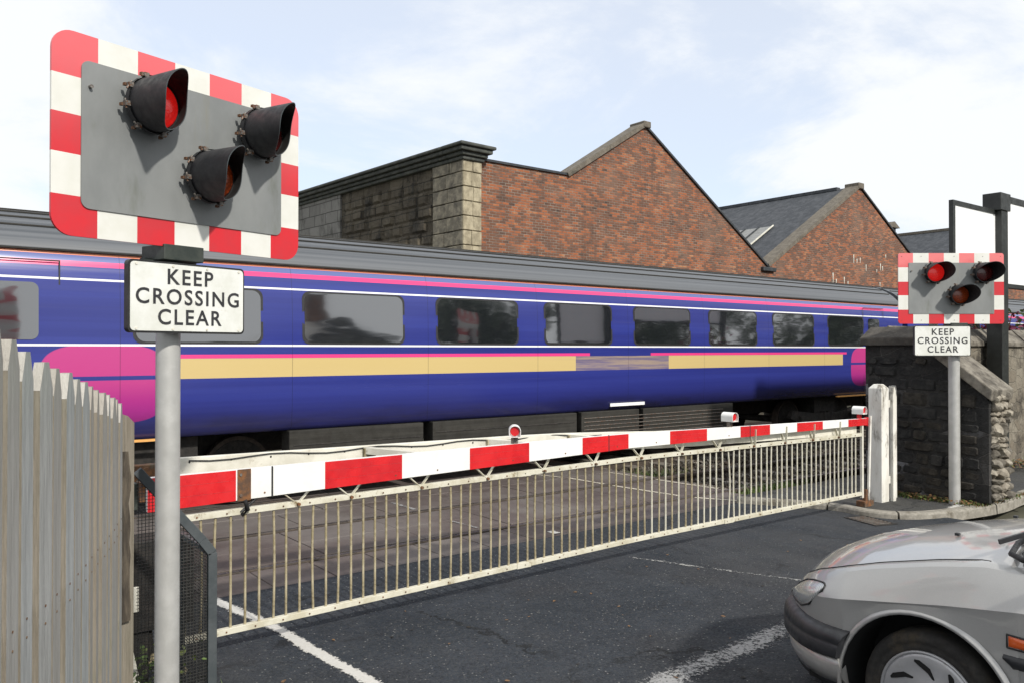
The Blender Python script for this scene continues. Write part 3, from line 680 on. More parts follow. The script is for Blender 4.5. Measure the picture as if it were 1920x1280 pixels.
M['wood'] = woodmat('weathered_pale_timber', (.155, .135, .10), (.29, .26, .21), (.19, .215, .15)); M['wood_face'] = woodmat('weathered_skylit_face', (.21, .225, .23), (.37, .39, .395), (.25, .30, .26)); M['wood_cut'] = woodmat('cut_end_timber', (.48, .46, .42), (.56, .54, .50), (.44, .45, .40))  # board faces: weathered grain, with the sky's blue light painted in
M['bark'] = weather('rotten_timber', (.05, .04, .03), (.11, .09, .065), 20, rough=.95, stretch=(1, 1, .2), bump=1, bscale=50, bdist=.01)
tops = [(-26, 618), (4, 638), (32, 660), (66, 676), (93, 690), (116, 701), (134, 710), (149, 719), (164, 725), (176, 731), (187, 737.5), (197, 741), (206, 745), (213, 750), (219, 755)]
pp = []
for k, (px, py) in enumerate(tops):
    tt = 1.95 + .108*k; u_ = (px-960)/FPX; v_ = (655-py)/FPX
    X, Y = cw(tt, u_*tt); pp.append(Vector((X, Y, EYE+v_*tt)))
fence = thing('timber_fence', 'weathered pale timber fence of tall close pointed palings at the left', 'fence', (pp[8].x, pp[8].y, 0))
fo = fence.location.copy()
for k, p in enumerate(pp):
    a = pp[max(0, k-1)]; b = pp[min(len(pp)-1, k+1)]; d = Vector((b.x-a.x, b.y-a.y, 0)).normalized(); ang = math.atan2(d.y, d.x)
    wd = random.uniform(.066, .078); tk = random.uniform(.022, .030); h = p.z+random.uniform(-.006, .006); c_ = .078
    def f(mb):
        prof = [(0, -.05), (wd, -.05), (wd, h-c_), (wd*.68, h), (wd*.32, h), (0, h-c_)]
        n_ = 6
        mb.prism(prof, 'y', -tk/2, tk/2, M['wood'], cap=M['wood_face'])
        for q, (pa, pb) in enumerate(((prof[4], prof[5]), (prof[2], prof[3]), (prof[3], prof[4]))):
            e = .0008; nx_, nz_ = (-(pb[1]-pa[1]), (pb[0]-pa[0])); L_ = math.hypot(nx_, nz_); nx_, nz_ = -nx_/L_*e, -nz_/L_*e
            if q == 0: nx_, nz_ = -abs(nx_), abs(nz_)
            if q == 1: nx_, nz_ = abs(nx_), abs(nz_)
            if q == 2: nx_, nz_ = 0, e
            mb.add([(pa[0]+nx_, -tk/2, pa[1]+nz_), (pb[0]+nx_, -tk/2, pb[1]+nz_), (pb[0]+nx_, tk/2, pb[1]+nz_), (pa[0]+nx_, tk/2, pa[1]+nz_)], [(0, 1, 2, 3)], M['wood_cut'])
    g_ = f
    def f(mb):
        g_(mb)
        for z_ in (.33, .38, 1.13, 1.18): mb.tube([(wd*.5, -tk/2+.001, z_), (wd*.5, -tk/2-.0015, z_)], .004, M['rusty'], 8)
    mb = MB(); f(mb); mb.build('paling', fence, loc=(p.x-fo.x, p.y-fo.y, 0), rotz=ang+random.uniform(-.07, .07), bevel=.0015, seg=1)
# the last board faces the camera, a rotten strip nailed beside it
pe = Vector((*cw(3.86, (222-960)/FPX*3.86), 0)); pe2 = Vector((*cw(3.94, (249-960)/FPX*3.94), 0)); d = (pe2-pe); ang = math.atan2(d.y, d.x); L_ = d.length
ze = EYE + (655-779)/FPX*3.9
def f(mb): mb.prism([(0, -.05), (L_, -.05), (L_, ze-.035), (L_*.55, ze), (L_*.2, ze+.01), (0, ze+.005)], 'y', -.012, .03, M['wood'])
mb = MB(); f(mb); mb.build('end_board', fence, loc=(pe.x-fo.x, pe.y-fo.y, 0), rotz=ang, bevel=.002, seg=1)
def f(mb):
    rows = []
    for k in range(14):
        z_ = .62 + .80*k/13; j = random.uniform(-.006, .006); w_ = .036+random.uniform(-.008, .008)
        if k == 13: w_ = .02
        rows.append([(.006+j, -.032, z_), (.006+j+w_, -.034, z_), (.006+j+w_, -.0125, z_), (.006+j, -.0125, z_)])
    mb.grid(rows, M['bark'], smooth=False, closed=True); mb.add(rows[0], [(0,1,2,3)], M['bark']); mb.add(rows[-1], [(0,1,2,3)], M['bark'])
mb = MB(); f(mb); mb.build('rotten_strip', fence, loc=(pe.x-fo.x, pe.y-fo.y, 0), rotz=ang)
for hz in (.35, 1.15):
    def f(mb):
        for k in range(len(pp)-1):
            a, b = pp[k], pp[k+1]; d = Vector((b.x-a.x, b.y-a.y, 0)).normalized(); nrm = Vector((-d.y, d.x, 0))
            mb.bar(Vector((a.x, a.y, hz))-fo+nrm*.035+d*-.005, Vector((b.x, b.y, hz))-fo+nrm*.035+d*.005, .04, .08, M['wood'])
    one('fence_rail', f, fence)

# ------------------------------------------------------------------ white gate post and short white fence on the right
def f(mb):
    s = .085; h = 1.42; e = .05
    mb.add([(-s,-s,-.05),(s,-s,-.05),(s,s,-.05),(-s,s,-.05),(-s,-s,h-e),(s,-s,h-e),(s,s,h-e),(-s,s,h-e),(-s*.5,-s*.5,h),(s*.5,-s*.5,h),(s*.5,s*.5,h),(-s*.5,s*.5,h)],
           [(0,3,2,1),(0,1,5,4),(1,2,6,5),(2,3,7,6),(3,0,4,7),(4,5,9,8),(5,6,10,9),(6,7,11,10),(7,4,8,11),(8,9,10,11)], M['post_white'])
gp = one('gate_post', f, loc=(9.62, 5.16, .065), bevel=.008); tag(gp, 'thick flaking white timber post at the tip of the lowered barrier', 'post')
wf = thing('white_fence', 'two white pointed palings on short rails beside the thick white post', 'fence', (9.75, 5.1, .065))
for (x_, y_, w_, h) in ((9.77, 5.06, .05, 1.38), (9.90, 5.14, .10, 1.39), (10.01, 5.17, .05, 1.39)):
    def f(mb): mb.prism([(-w_/2, -.02), (w_/2, -.02), (w_/2, h-.06), (w_/4, h), (-w_/4, h), (-w_/2, h-.06)], 'y', -.02, .02, M['post_white'])
    mb = MB(); f(mb); mb.build('paling', wf, loc=(x_-9.75, y_-5.1, 0), bevel=.003, seg=1, rotz=R(-8))
for z_ in (1.17, .24):
    def f(mb): mb.bar((-.1, .03, z_), (.28, .06, z_), .03, .09, M['post_white'])
    one('rail', f, wf, bevel=.003, seg=1)

# ------------------------------------------------------------------ stone walls on the right
def stonemat(name, c1, c2, mortar, dark, dlo, dhi, scale=(2.2, 4.5), axis='x', bumpd=.03, lift=None, msize=.03):
    t = NT(name); x, y, z = t.sep(); hor = {'x': x, 'y': y}[axis]
    wob = t.noise(2.5, 3, .5); uvx = t.math('ADD', hor, t.math('MULTIPLY', wob, .16)); uvz = t.math('ADD', z, t.math('MULTIPLY', t.noise(2.5, 3, .5, loc=(7, 7, 7)), .12))
    vec = t.comb(uvx, uvz, 0)
    d = t.n('ShaderNodeTexVoronoi', feature='DISTANCE_TO_EDGE', voronoi_dimensions='2D'); mp_ = t.n('ShaderNodeMapping'); mp_.inputs['Scale'].default_value = (*scale, 1); t.l(vec, mp_.inputs[0]); t.l(mp_.outputs[0], d.inputs['Vector']); d.inputs['Scale'].default_value = 1; d.inputs['Randomness'].default_value = .8
    ce = t.n('ShaderNodeTexVoronoi', voronoi_dimensions='2D'); t.l(mp_.outputs[0], ce.inputs['Vector']); ce.inputs['Scale'].default_value = 1; ce.inputs['Randomness'].default_value = .8
    rnd = t.sep(ce.outputs[1])[0]
    c = t.mix(rnd, c1, c2); c = t.mix(t.ramp(t.noise(14, 6, .7), .4, .7, 0, .5), c, tuple(k*.6 for k in c1))
    m_ = t.ramp(d.outputs[0], msize, msize*2.2); c = t.mix(m_, mortar, c)
    c = t.mix(t.ramp(t.noise(1.7, 7, .72, loc=(1, 4, 2)), dlo, dhi), c, dark)
    if lift: c = t.mix(t.math('MULTIPLY', t.ramp(rnd, .90, .93), t.ramp(t.noise(9, 5, .7), .38, .55)), c, lift)
    t.set(c, .9); h = t.math('ADD', t.math('MULTIPLY', m_, .6), t.math('MULTIPLY', t.noise(7, 7, .7), .8)); t.bump(h, .9, bumpd); return t.m
M['black_stone'] = stonemat('soot_black_stone', (.018, .018, .018), (.060, .056, .052), (.085, .080, .074), (.010, .010, .010), .46, .66, axis='y', lift=(.17, .17, .18), scale=(2.3, 4.6), msize=.010, bumpd=.08)
M['lit_stone'] = stonemat('grey_rubble_stone', (.17, .145, .11), (.25, .225, .18), (.21, .19, .15), (.055, .048, .038), .45, .62, scale=(4.5, 6))
M['coping'] = weather('weathered_stone_coping', (.15, .135, .11), (.23, .21, .175), 7, rough=.9, dirt=(.06, .052, .042), dscale=4, dlo=.45, dhi=.65, bump=.7, bscale=35, bdist=.012)
M['dark_coping'] = weather('sooty_coping', (.055, .05, .043), (.09, .082, .07), 7, rough=.9, dirt=(.03, .027, .023), dscale=5, dlo=.5, dhi=.7, bump=.7, bscale=35, bdist=.012)
M['rubble'] = weather('rubble_stone', (.26, .23, .185), (.36, .33, .27), 9, rough=.95, dirt=(.11, .09, .07), dscale=9, dlo=.5, dhi=.64, bump=.8, bscale=30, bdist=.015)
bw_ = thing('blackened_stone_wall', 'soot-black stone end wall with sloping coping behind the far signal pole', 'wall', (10.3, 4.3, 0))
ow = Vector((10.3, 4.3, 0))
def wpart(name, f, parent=bw_, o_=ow, **k):
    mb = MB(); f(mb); mb.v = [v - o_ for v in mb.v]; return mb.build(name, parent, **k)
# face with a gently uneven surface
def f(mb):
    prof = [(5.70, -.1), (4.26, -.1), (4.20, 1.32), (4.22, 1.37), (4.95, 1.95), (5.70, 1.95)]
    mb.prism(prof, 'x', 10.30, 10.72, M['black_stone'])
wpart('wall_body', f, bevel=.02)
M['black_stone_b'] = weather('sooty_stone_block', (.014, .014, .014), (.034, .033, .031), 9, rough=.95, dirt=(.07, .068, .064), dscale=7, dlo=.60, dhi=.78, bump=1, bscale=22, bdist=.02)
M['black_stone_c'] = weather('sooty_stone_block_brown', (.022, .019, .015), (.05, .044, .036), 9, rough=.95, dirt=(.012, .012, .012), dscale=5, dlo=.5, dhi=.7, bump=1, bscale=22, bdist=.02)
M['pale_stone'] = weather('pale_exposed_stone', (.10, .10, .105), (.21, .21, .22), 14, rough=.95, dirt=(.03, .03, .03), dscale=14, dlo=.5, dhi=.6, bump=1, bscale=30, bdist=.02)
def f(mb):
    rnd = random.Random(21); z_ = .10
    while z_ < 1.9:
        h = rnd.uniform(.10, .20); y_ = 4.24 + rnd.uniform(0, .1)
        while y_ < 5.66:
            w_ = rnd.uniform(.14, .40); y1 = min(y_+w_, 5.68); top_ = 1.30+(y_-4.2)*.80
            if z_+h < min(1.94, top_) and y1-y_ > .07:
                e = rnd.uniform(.004, .030); g = .010; m_ = rnd.choice([M['black_stone_b']]*6 + [M['black_stone_c']]*4 + ([M['pale_stone']] if z_ > 1.0 else []))
                a, b, c_, d_ = y_+g, y1-g, z_+g, z_+h-g; q = .022
                cn = [(a+q+rnd.uniform(0, .02), c_), (b-q, c_+rnd.uniform(0, .02)), (b, c_+q), (b-rnd.uniform(0, .012), d_-q), (b-q, d_), (a+q, d_-rnd.uniform(0, .02)), (a, d_-q), (a+rnd.uniform(0, .012), c_+q)]
                ym, zm = (a+b)/2, (c_+d_)/2
                outer = [(10.302, p[0], p[1]) for p in cn]; inner = [(10.30-e, ym+(p[0]-ym)*.86, zm+(p[1]-zm)*.80) for p in cn]
                mb.add(outer+inner, [tuple(range(8, 16))] + [(i_, (i_+1) % 8, 8+(i_+1) % 8, 8+i_) for i_ in range(8)], m_)
            y_ += w_
        z_ += h
wpart('stone_blocks', f)
def f(mb):
    mb.prism([(10.24, 1.95), (10.80, 1.95), (10.80, 2.05), (10.52, 2.20), (10.24, 2.05)], 'y', 4.93, 5.74, M['dark_coping'])
    # the sloping length
    a = Vector((0, 4.97, 1.955)); b = Vector((0, 4.13, 1.30)); 
    for x0, x1 in ((10.22, 10.82),):
        mb.add([(x0, a.y, a.z), (x1, a.y, a.z), (x1, a.y, a.z+.16), (x0, a.y, a.z+.16), (x0, b.y, b.z), (x1, b.y, b.z), (x1, b.y-.02, b.z+.13), (x0, b.y-.02, b.z+.13)],
               [(0,1,2,3),(7,6,5,4),(0,4,5,1),(1,5,6,2),(2,6,7,3),(3,7,4,0)], M['coping'])
wpart('coping', f, bevel=.015)
def rock(mb, c, s, mat, seed, seg=2, rough=.22):
    rnd = random.Random(seed); bm = bmesh.new(); bmesh.ops.create_icosphere(bm, subdivisions=seg, radius=1)
    pts = [Vector((rnd.uniform(-1, 1), rnd.uniform(-1, 1), rnd.uniform(-1, 1))).normalized() for _ in range(9)]; hs = [rnd.uniform(.55, .95) for _ in pts]
    vs = []
    for v in bm.verts:
        p = v.co.copy()
        for n_, h_ in zip(pts, hs):
            dd = p.dot(n_)
            if dd > h_: p -= n_*(dd-h_)
        p += Vector((rnd.uniform(-1, 1), rnd.uniform(-1, 1), rnd.uniform(-1, 1)))*rough*.12
        vs.append((c[0]+p.x*s[0], c[1]+p.y*s[1], c[2]+p.z*s[2]))
    fs = [tuple(v.index for v in f_.verts) for f_ in bm.faces]; bm.free(); mb.add(vs, fs, mat)
def f(mb):
    rnd = random.Random(3); z_ = .12; k = 0
    while z_ < 1.34:
        h = rnd.uniform(.07, .15); x_ = 10.35
        while x_ < 10.72:
            w_ = rnd.uniform(.07, .19); rock(mb, (x_+w_/2, 4.20+rnd.uniform(-.04, .03), z_+h/2), (w_*.62, .10, h*.62), rnd.choice([M['rubble'], M['rubble'], M['coping']]), k, 2, 1.1); x_ += w_; k += 1
        z_ += h*.95
    mb.box((10.296, 4.185, .1), (10.37, 4.26, 1.30), M['black_stone'])
wpart('broken_rubble_end', f)
def f(mb):
    rock(mb, (11.3, 4.62, .10), (.75, .30, .34), M['slate'], 51, 3); rock(mb, (10.75, 4.42, .12), (.33, .20, .22), M['coping'], 52, 3)
mb = MB(); f(mb); ro = mb.build('boulder'); tag(ro, 'low dark weathered boulder at the foot of the broken wall end, above the kerb', 'boulder')
bwl = thing('railway_boundary_wall', 'long grey-brown rubble stone wall with ridged coping along the railway at right', 'wall', (12, 5.6, 0))
o2 = Vector((12, 5.6, 0))
wpart('wall_body', lambda mb: mb.box((10.72, 5.50, -.1), (40, 5.72, 1.95), M['lit_stone']), bwl, o2, bevel=.01)
def f(mb):
    x_ = 10.8; k = 0
    while x_ < 40:
        L2 = .8; j = random.uniform(-.012, .012); mb.prism([(5.455, 1.955+j), (5.765, 1.955+j), (5.765, 2.06+j), (5.66, 2.22+j), (5.455, 2.02+j)], 'x', x_+.004, x_+L2-.004, M['coping']); x_ += L2
wpart('coping', f, bwl, o2, bevel=.01)

# ------------------------------------------------------------------ hoarding
hd = thing('advertising_hoarding', 'tall black steel hoarding frame with blank white panels behind the stone wall end', 'hoarding', (13.35, 5.3, 0))
oh = Vector((13.35, 5.3, 0))
wpart('post', lambda mb: (mb.box((13.27, 5.20, .0), (13.5, 5.42, 3.98), M['black_steel']), mb.box((13.2, 5.18, 3.98), (13.55, 5.44, 4.24), M['black_steel'])), hd, oh, bevel=.006)
wpart('rear_post', lambda mb: mb.box((13.62, 5.36, 0), (13.72, 5.48, 3.0), M['black_steel']), hd, oh)
wpart('small_frame', lambda mb: (mb.box((11.86, 5.27, 2.3), (11.93, 5.33, 3.99), M['black_steel']), mb.box((11.93, 5.27, 3.93), (13.27, 5.33, 3.99), M['black_steel']), mb.box((11.93, 5.27, 2.3), (13.27, 5.33, 2.35), M['black_steel'])), hd, oh)
wpart('large_frame', lambda mb: (mb.box((13.55, 5.26, 4.15), (17.6, 5.38, 4.24), M['black_steel']), mb.box((13.5, 5.26, 2.84), (17.6, 5.38, 2.90), M['black_steel']), mb.box((17.55, 5.26, 0), (17.7, 5.38, 4.24), M['black_steel'])), hd, oh)
wpart('small_white_panel', lambda mb: mb.box((11.93, 5.29, 2.35), (13.27, 5.315, 3.93), M['hoard']), hd, oh)
wpart('large_white_panel', lambda mb: mb.box((13.5, 5.28, 2.90), (17.55, 5.31, 4.15), M['hoard']), hd, oh)

# ------------------------------------------------------------------ train
TY = 9.5; TC = 10.8; CL = 19.3; CX = -.35            # near side, centre line, coach length, start of the middle coach
ot = Vector((CX, TC, 0))
def livery():
    t = NT('train_livery'); x, y, z = t.sep(); z = t.math('ADD', z, 0.0)
    blue = t.mix(t.ramp(t.noise(1.2, 4, .6, (.12, 1, 6)), .3, .7), (.022, .030, .19), (.030, .042, .24))
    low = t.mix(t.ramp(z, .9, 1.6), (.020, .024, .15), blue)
    c = low
    def band(c, lo, hi, col, m=None):
        f = t.rng(z, lo, hi)
        if m is not None: f = t.math('MULTIPLY', f, m)
        return t.mix(f, c, col)
    X = t.math('ADD', x, CX)
    letters = t.rng(X, 8.6, 10.75)
    nol = t.math('SUBTRACT', 1.0, letters); run = t.math('MULTIPLY', t.rng(X, 2.55, 16.25), nol)
    c = band(c, 1.575, 1.800, (.56, .43, .19), run); c = band(c, 1.802, 1.845, (.72, .05, .22), t.math('MULTIPLY', t.rng(X, 2.55, 16.4), t.math('SUBTRACT', 1.0, t.rng(X, 8.9, 10.3))))
    c = t.mix(t.math('MULTIPLY', t.math('MULTIPLY', letters, t.rng(z, 1.575, 1.80)), t.ramp(t.noise(2.0, 5, .7, (.5, 1, 14), loc=(1, 4, 7)), .35, .65, .25, .62)), c, (.50, .38, .20))
    for cx in (1.9, 17.2):
        dx = t.math('POWER', t.math('ABSOLUTE', t.math('DIVIDE', t.math('SUBTRACT', X, cx), .62)), 3.5); dz = t.math('POWER', t.math('ABSOLUTE', t.math('DIVIDE', t.math('SUBTRACT', z, 1.53), .42)), 3.5)
        m = t.ramp(t.math('ADD', dx, dz), 1.04, .96); m = t.math('MULTIPLY', m, t.math('SUBTRACT', 1.0, t.rng(z, 1.575, 1.62)))
        c = t.mix(m, c, t.mix(t.ramp(z, 1.15, 1.7), (.30, .02, .20), (.47, .045, .21)))
    c = band(c, 1.935, 1.958, (.80, .80, .80)); c = band(c, 2.618, 2.640, (.80, .80, .80))
    c = band(c, 2.765, 2.822, (.75, .05, .20)); c = band(c, 2.822, 2.885, (.11, .14, .34)); c = band(c, 2.885, 2.912, (.82, .26, .12))
    grey = t.mix(t.ramp(t.noise(2.2, 6, .6, (.03, 3, 9)), .3, .7), (.055, .062, .072), (.11, .118, .13))
    c = t.mix(t.math('GREATER_THAN', z, 2.912), c, grey)
    c = t.mix(t.ramp(t.noise(1.0, 6, .65, (.10, 1, 5), loc=(3, 1, 2)), .55, .85, 0, .28), c, (.16, .14, .14))
    c = t.mix(t.math('MULTIPLY', t.ramp(z, 1.35, .93), t.ramp(t.noise(1.3, 7, .7, (.35, 1, 1.5), loc=(2, 9, 1)), .3, .75, .25, .9)), c, (.012, .011, .014))  # brake dust, plus the dark ground's reflection painted in towards the bottom
    seam = t.math('LESS_THAN', t.math('ABSOLUTE', t.math('SUBTRACT', t.math('MODULO', t.math('ADD', x, .5), 1.93), .965)), .004)
    c = t.mix(t.math('MULTIPLY', t.math('MULTIPLY', seam, t.math('LESS_THAN', z, 2.9)), .45), c, (.01, .01, .02))
    rg = t.mix(t.math('GREATER_THAN', z, 2.912), t.comb(.16, .16, .16), t.comb(.5, .5, .5))
    t.set(c, t.math('ADD', t.sep(rg)[0], t.ramp(t.noise(2, 4, .6, (.1, 1, 4)), .3, .8, 0, .12)), spec=.6)
    t.bump(t.noise(1.4, 2, .5, (.6, 1, 1.4)), .10, .01)
    return t.m
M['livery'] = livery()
M['orange'] = weather('orange_step_edge', (.75, .38, .10), (.6, .3, .1), 6, rough=.5)
def tpart(name, f, parent, **k):
    mb = MB(); f(mb); mb.v = [v - ot for v in mb.v]; return mb.build(name, parent, **k)
coach = thing('train_coach', '', 'train coach', ot, group='coaches of the passing blue train')
half = [(9.60, .92), (9.53, .97), (9.505, 1.2), (9.50, 1.6), (9.50, 1.96), (9.505, 2.3), (9.525, 2.62), (9.555, 2.80), (9.585, 2.885), (9.60, 2.912)]
roofp = [(9.575, 2.925), (9.575, 2.95), (9.63, 3.03), (9.74, 3.14), (9.90, 3.25), (10.1, 3.34), (10.3, 3.40), (10.55, 3.44), (10.8, 3.455)]
def mirror(p): return [(2*TC-a, b) for a, b in reversed(p)]
prof = half + mirror(half)
def f(mb):
    p = half + roofp + mirror(roofp)[1:] + mirror(half)
    xs = [CX+.12, CX+.16] + [CX+.3+k*(CL-.6)/12 for k in range(13)] + [CX+CL-.16, CX+CL-.12]
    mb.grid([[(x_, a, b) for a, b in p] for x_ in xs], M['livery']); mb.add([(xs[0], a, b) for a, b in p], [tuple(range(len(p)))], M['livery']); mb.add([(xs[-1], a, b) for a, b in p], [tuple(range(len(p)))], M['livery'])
    mb.add([(xs[0], 9.6, .92), (xs[-1], 9.6, .92), (xs[-1], 12.0, .92), (xs[0], 12.0, .92)], [(0, 1, 2, 3)], M['under'])
tpart('body', f, coach)
def f(mb):
    for a in (9.80, 9.98, 10.18, 10.42, 10.66, 10.94, 11.18, 11.42, 11.62, 11.8):
        def zr(a_):
            a_ = a_ if a_ <= TC else 2*TC-a_
            for (p, q) in zip(roofp, roofp[1:]):
                if p[0] <= a_ <= q[0] and q[0] > p[0]: return p[1] + (q[1]-p[1])*(a_-p[0])/(q[0]-p[0])
            return 3.45
        mb.bar((CX+.2, a, zr(a)+.006), (CX+CL-.2, a, zr(a)+.006), .03, .02, M['under'])
tpart('roof_ribs', f, coach, bevel=.005, seg=1)
def f(mb): mb.box((CX+.2, 9.555, 2.918), (CX+CL-.2, 9.60, 2.935), M['under'])
tpart('gutter', f, coach)
WX = [6.75+1.93*k for k in range(-2, 6)]
for side in (0, 1):
    for cx in WX:
        def yy(z_, pr): 
            y_ = 9.50 + max(0, z_-2.0)*.035 - pr
            return y_ if side == 0 else 2*TC - y_
        def f(mb):
            for pr, (x0, z0, x1, z1), m_ in ((.004, (cx-.72, 1.962, cx+.72, 2.614), M['seal']), (.0075, (cx-.69, 1.985, cx+.69, 2.592), M['glass'])):
                o_ = rrect(x0, z0, x1, z1, .10, 5); n_ = len(o_); mb.add([(a, yy(b, pr), b) for a, b in o_] + [(a, yy(b, -.004), b) for a, b in o_], [tuple(range(n_))] + [(i, (i+1) % n_, n_+(i+1) % n_, n_+i) for i in range(n_)], m_)
        tpart('window', f, coach)
    for dx in (CX+.95, CX+CL-1.85):
        def f(mb):
            def P(a, b, pr): return (a, yy(b, pr), b)
            for a0, a1, z0, z1, m_, pr in ((dx, dx+.015, .98, 2.80, M['seal'], .003), (dx+.86, dx+.875, .98, 2.80, M['seal'], .003), (dx, dx+.875, 2.80, 2.815, M['seal'], .003)):
                mb.add([P(a0, z0, pr), P(a1, z0, pr), P(a1, z1, pr), P(a0, z1, pr)], [(0, 1, 2, 3)], m_)
            mb.box((dx+.1, P(0, 1.5, .02)[1] if side == 0 else P(0, 1.5, -.0)[1], 1.45), (dx+.22, P(0, 1.5, 0)[1] if side == 0 else P(0, 1.5, .02)[1], 1.5), M['clamp'])
        dr = tpart('door', f, coach)
        def f(mb):
            o_ = rrect(dx+.2, 2.0, dx+.68, 2.58, .07, 5); mb.add([(a, yy(b, .006), b) for a, b in o_], [tuple(range(len(o_)))], M['glass'])
        tpart('door_window', f, dr)
for y_, s_ in ((TY+.03, -1), (2*TC-TY-.03, 1)):
    a, b = sorted((y_, y_-s_*.25))
    for x0, x1, z0 in ((4.3, 6.2, .42), (6.35, 9.0, .46), (9.1, 10.4, .40), (10.5, 12.9, .44)):
        def f(mb):
            mb.box((CX+x0, a, z0), (CX+x1, b, .915), M['under'])
            for zz in (z0+.12, z0+.30): mb.box((CX+x0+.05, a-.006, zz), (CX+x1-.05, b+.006, zz+.02), M['bogie'])
        tpart('equipment_box', f, coach, bevel=.015)
def f(mb):
    for k in range(7): mb.box((CX+9.15, TY+.02, .45+k*.06), (CX+12.6, TY+.028, .465+k*.06), M['skirt'] if k == 9 else M['clamp'])
    mb.box((CX+.5, TC-.5, .6), (CX+CL-.5, TC+.5, .915), M['bogie'])
tpart('underframe', f, coach, bevel=.02)
def f(mb):
    mb.box((9.35, TY+.0, .985), (10.15, TY+.012, 1.035), M['hoard'])
tpart('data_panel', f, coach)
for a, b in ((.35, 2.9), (CL-2.9, CL-.4)):
    def f(mb): mb.box((CX+a, TY-.0, .90), (CX+b, TY+.05, .925), M['orange']); mb.box((CX+a+.5, TY-.02, .60), (CX+a+1.3, TY+.08, .63), M['clamp'])
    tpart('door_step', f, coach)
for bx in (2.9, 16.4):
    def f(mb):
        for s_ in (-1, 1):
            y_ = TC + s_*1.02
            mb.prism([(CX+bx-1.35, .50), (CX+bx-1.0, .38), (CX+bx-.5, .42), (CX+bx-.25, .30), (CX+bx+.25, .30), (CX+bx+.5, .42), (CX+bx+1.0, .38), (CX+bx+1.35, .50), (CX+bx+1.3, .66), (CX+bx+.4, .56), (CX+bx-.4, .56), (CX+bx-1.3, .66)], 'y', y_-.05, y_+.05, M['bogie'])
            for q in (-.95, .95): mb.box((CX+bx+q-.12, y_-.1, .30), (CX+bx+q+.12, y_+.1, .54), M['bogie'])
            for q in (-.12, .12): mb.tube([(CX+bx+q, y_, .34), (CX+bx+q, y_, .6)], .07, M['bogie'], 12)
        mb.box((CX+bx-.4, TC-1, .5), (CX+bx+.4, TC+1, .9), M['bogie'])
    bg_ = tpart('bogie', f, coach, bevel=.01)
    for q in (-1.2*.8, 1.2*.8):
        def f(mb):
            for s_ in (-1, 1):
                y_ = TC + s_*.68; mb.tube([(CX+bx+q, y_-.06, .43), (CX+bx+q, y_+.06, .43)], .41, M['rail_rust'], 32); mb.tube([(CX+bx+q, y_-.075, .43), (CX+bx+q, y_+.075, .43)], .36, M['bogie'], 32)
            mb.tube([(CX+bx+q, TC-.7, .43), (CX+bx+q, TC+.7, .43)], .07, M['bogie'], 12)
        tpart('wheelset', f, bg_)
def f(mb):
    mb.box((CX+CL-.13, TC-.5, .95), (CX+CL+.14, TC+.5, 3.1), M['seal']); mb.tube([(CX+CL-.3, TC, .75), (CX+CL+.3, TC, .75)], .07, M['bogie'], 10)
tpart('gangway', f, coach)
coach['label'] = 'middle blue coach with gold and pink stripes filling the view behind the barrier'
for k, lab in ((-1, 'blue coach coupled behind the left end of the middle coach'), (1, 'blue coach ahead, coupled to the right end of the middle coach beyond the stone wall'), (2, 'farthest blue coach of the train, beyond the tall hoarding post')):
    c = copy_tree(coach); c.location.x = CX + CL*k; c['label'] = lab

# ------------------------------------------------------------------ brick engine sheds
def brickmat(name, axis='x'):
    t = NT(name); x, y, z = t.sep(); h = {'x': x, 'y': y}[axis]
    vec = t.comb(t.math('ADD', h, t.math('MULTIPLY', t.noise(1.5, 3), .03)), t.math('ADD', z, t.math('MULTIPLY', t.noise(1.2, 3, loc=(2, 2, 2)), .03)), 0)
    b = t.n('ShaderNodeTexBrick'); t.l(vec, b.inputs['Vector']); b.inputs['Scale'].default_value = 1; b.inputs['Brick Width'].default_value = .235; b.inputs['Row Height'].default_value = .082
    b.inputs['Mortar Size'].default_value = .009; b.inputs['Mortar Smooth'].default_value = .3; b.inputs['Bias'].default_value = 0
    b.inputs['Color1'].default_value = (.0, .0, .0, 1); b.inputs['Color2'].default_value = (1, 1, 1, 1); b.inputs['Mortar'].default_value = (.5, .5, .5, 1)
    r = t.sep(b.outputs[0])[0]
    big = t.noise(.7, 6, .7); mid = t.noise(3.2, 6, .75, loc=(4, 4, 4))
    s = t.math('ADD', t.math('MULTIPLY', r, .42), t.math('ADD', t.math('MULTIPLY', big, .55), t.math('MULTIPLY', mid, .55)))
    c = t.mix(t.ramp(s, .42, .62), (.055, .036, .028), (.15, .068, .040)); c = t.mix(t.ramp(s, .70, .92), c, (.32, .105, .042)); c = t.mix(t.ramp(s, .94, 1.04, 0, .8), c, (.40, .20, .10))
    c = t.mix(t.ramp(t.noise(.9, 6, .7, loc=(9, 3, 1)), .55, .75, 0, .65), c, (.085, .06, .05))
    c = t.mix(t.ramp(t.noise(1.6, 8, .8, loc=(2, 8, 5)), .68, .80, 0, .55), c, (.07, .065, .045))
    mort = t.mix(t.ramp(t.noise(2, 5), .35, .6), (.30, .26, .215), (.16, .13, .11))
    c = t.mix(b.outputs['Fac'], c, mort)
    c = t.mix(t.ramp(t.noise(1.1, 7, .75, (1, 1, .16), loc=(3, 5, 8)), .54, .74, 0, .62), c, (.045, .036, .03)); c = t.mix(t.ramp(t.noise(.5, 4, .6, loc=(6, 6, 1)), .52, .66, 0, .35), c, (.22, .15, .11))
    t.set(c, .9); t.bump(t.math('ADD', t.math('MULTIPLY', b.outputs['Fac'], -1), t.math('MULTIPLY', t.noise(9, 6, .75), 1.2)), .9, .02); return t.m
M['brick'] = brickmat('old_red_brick')
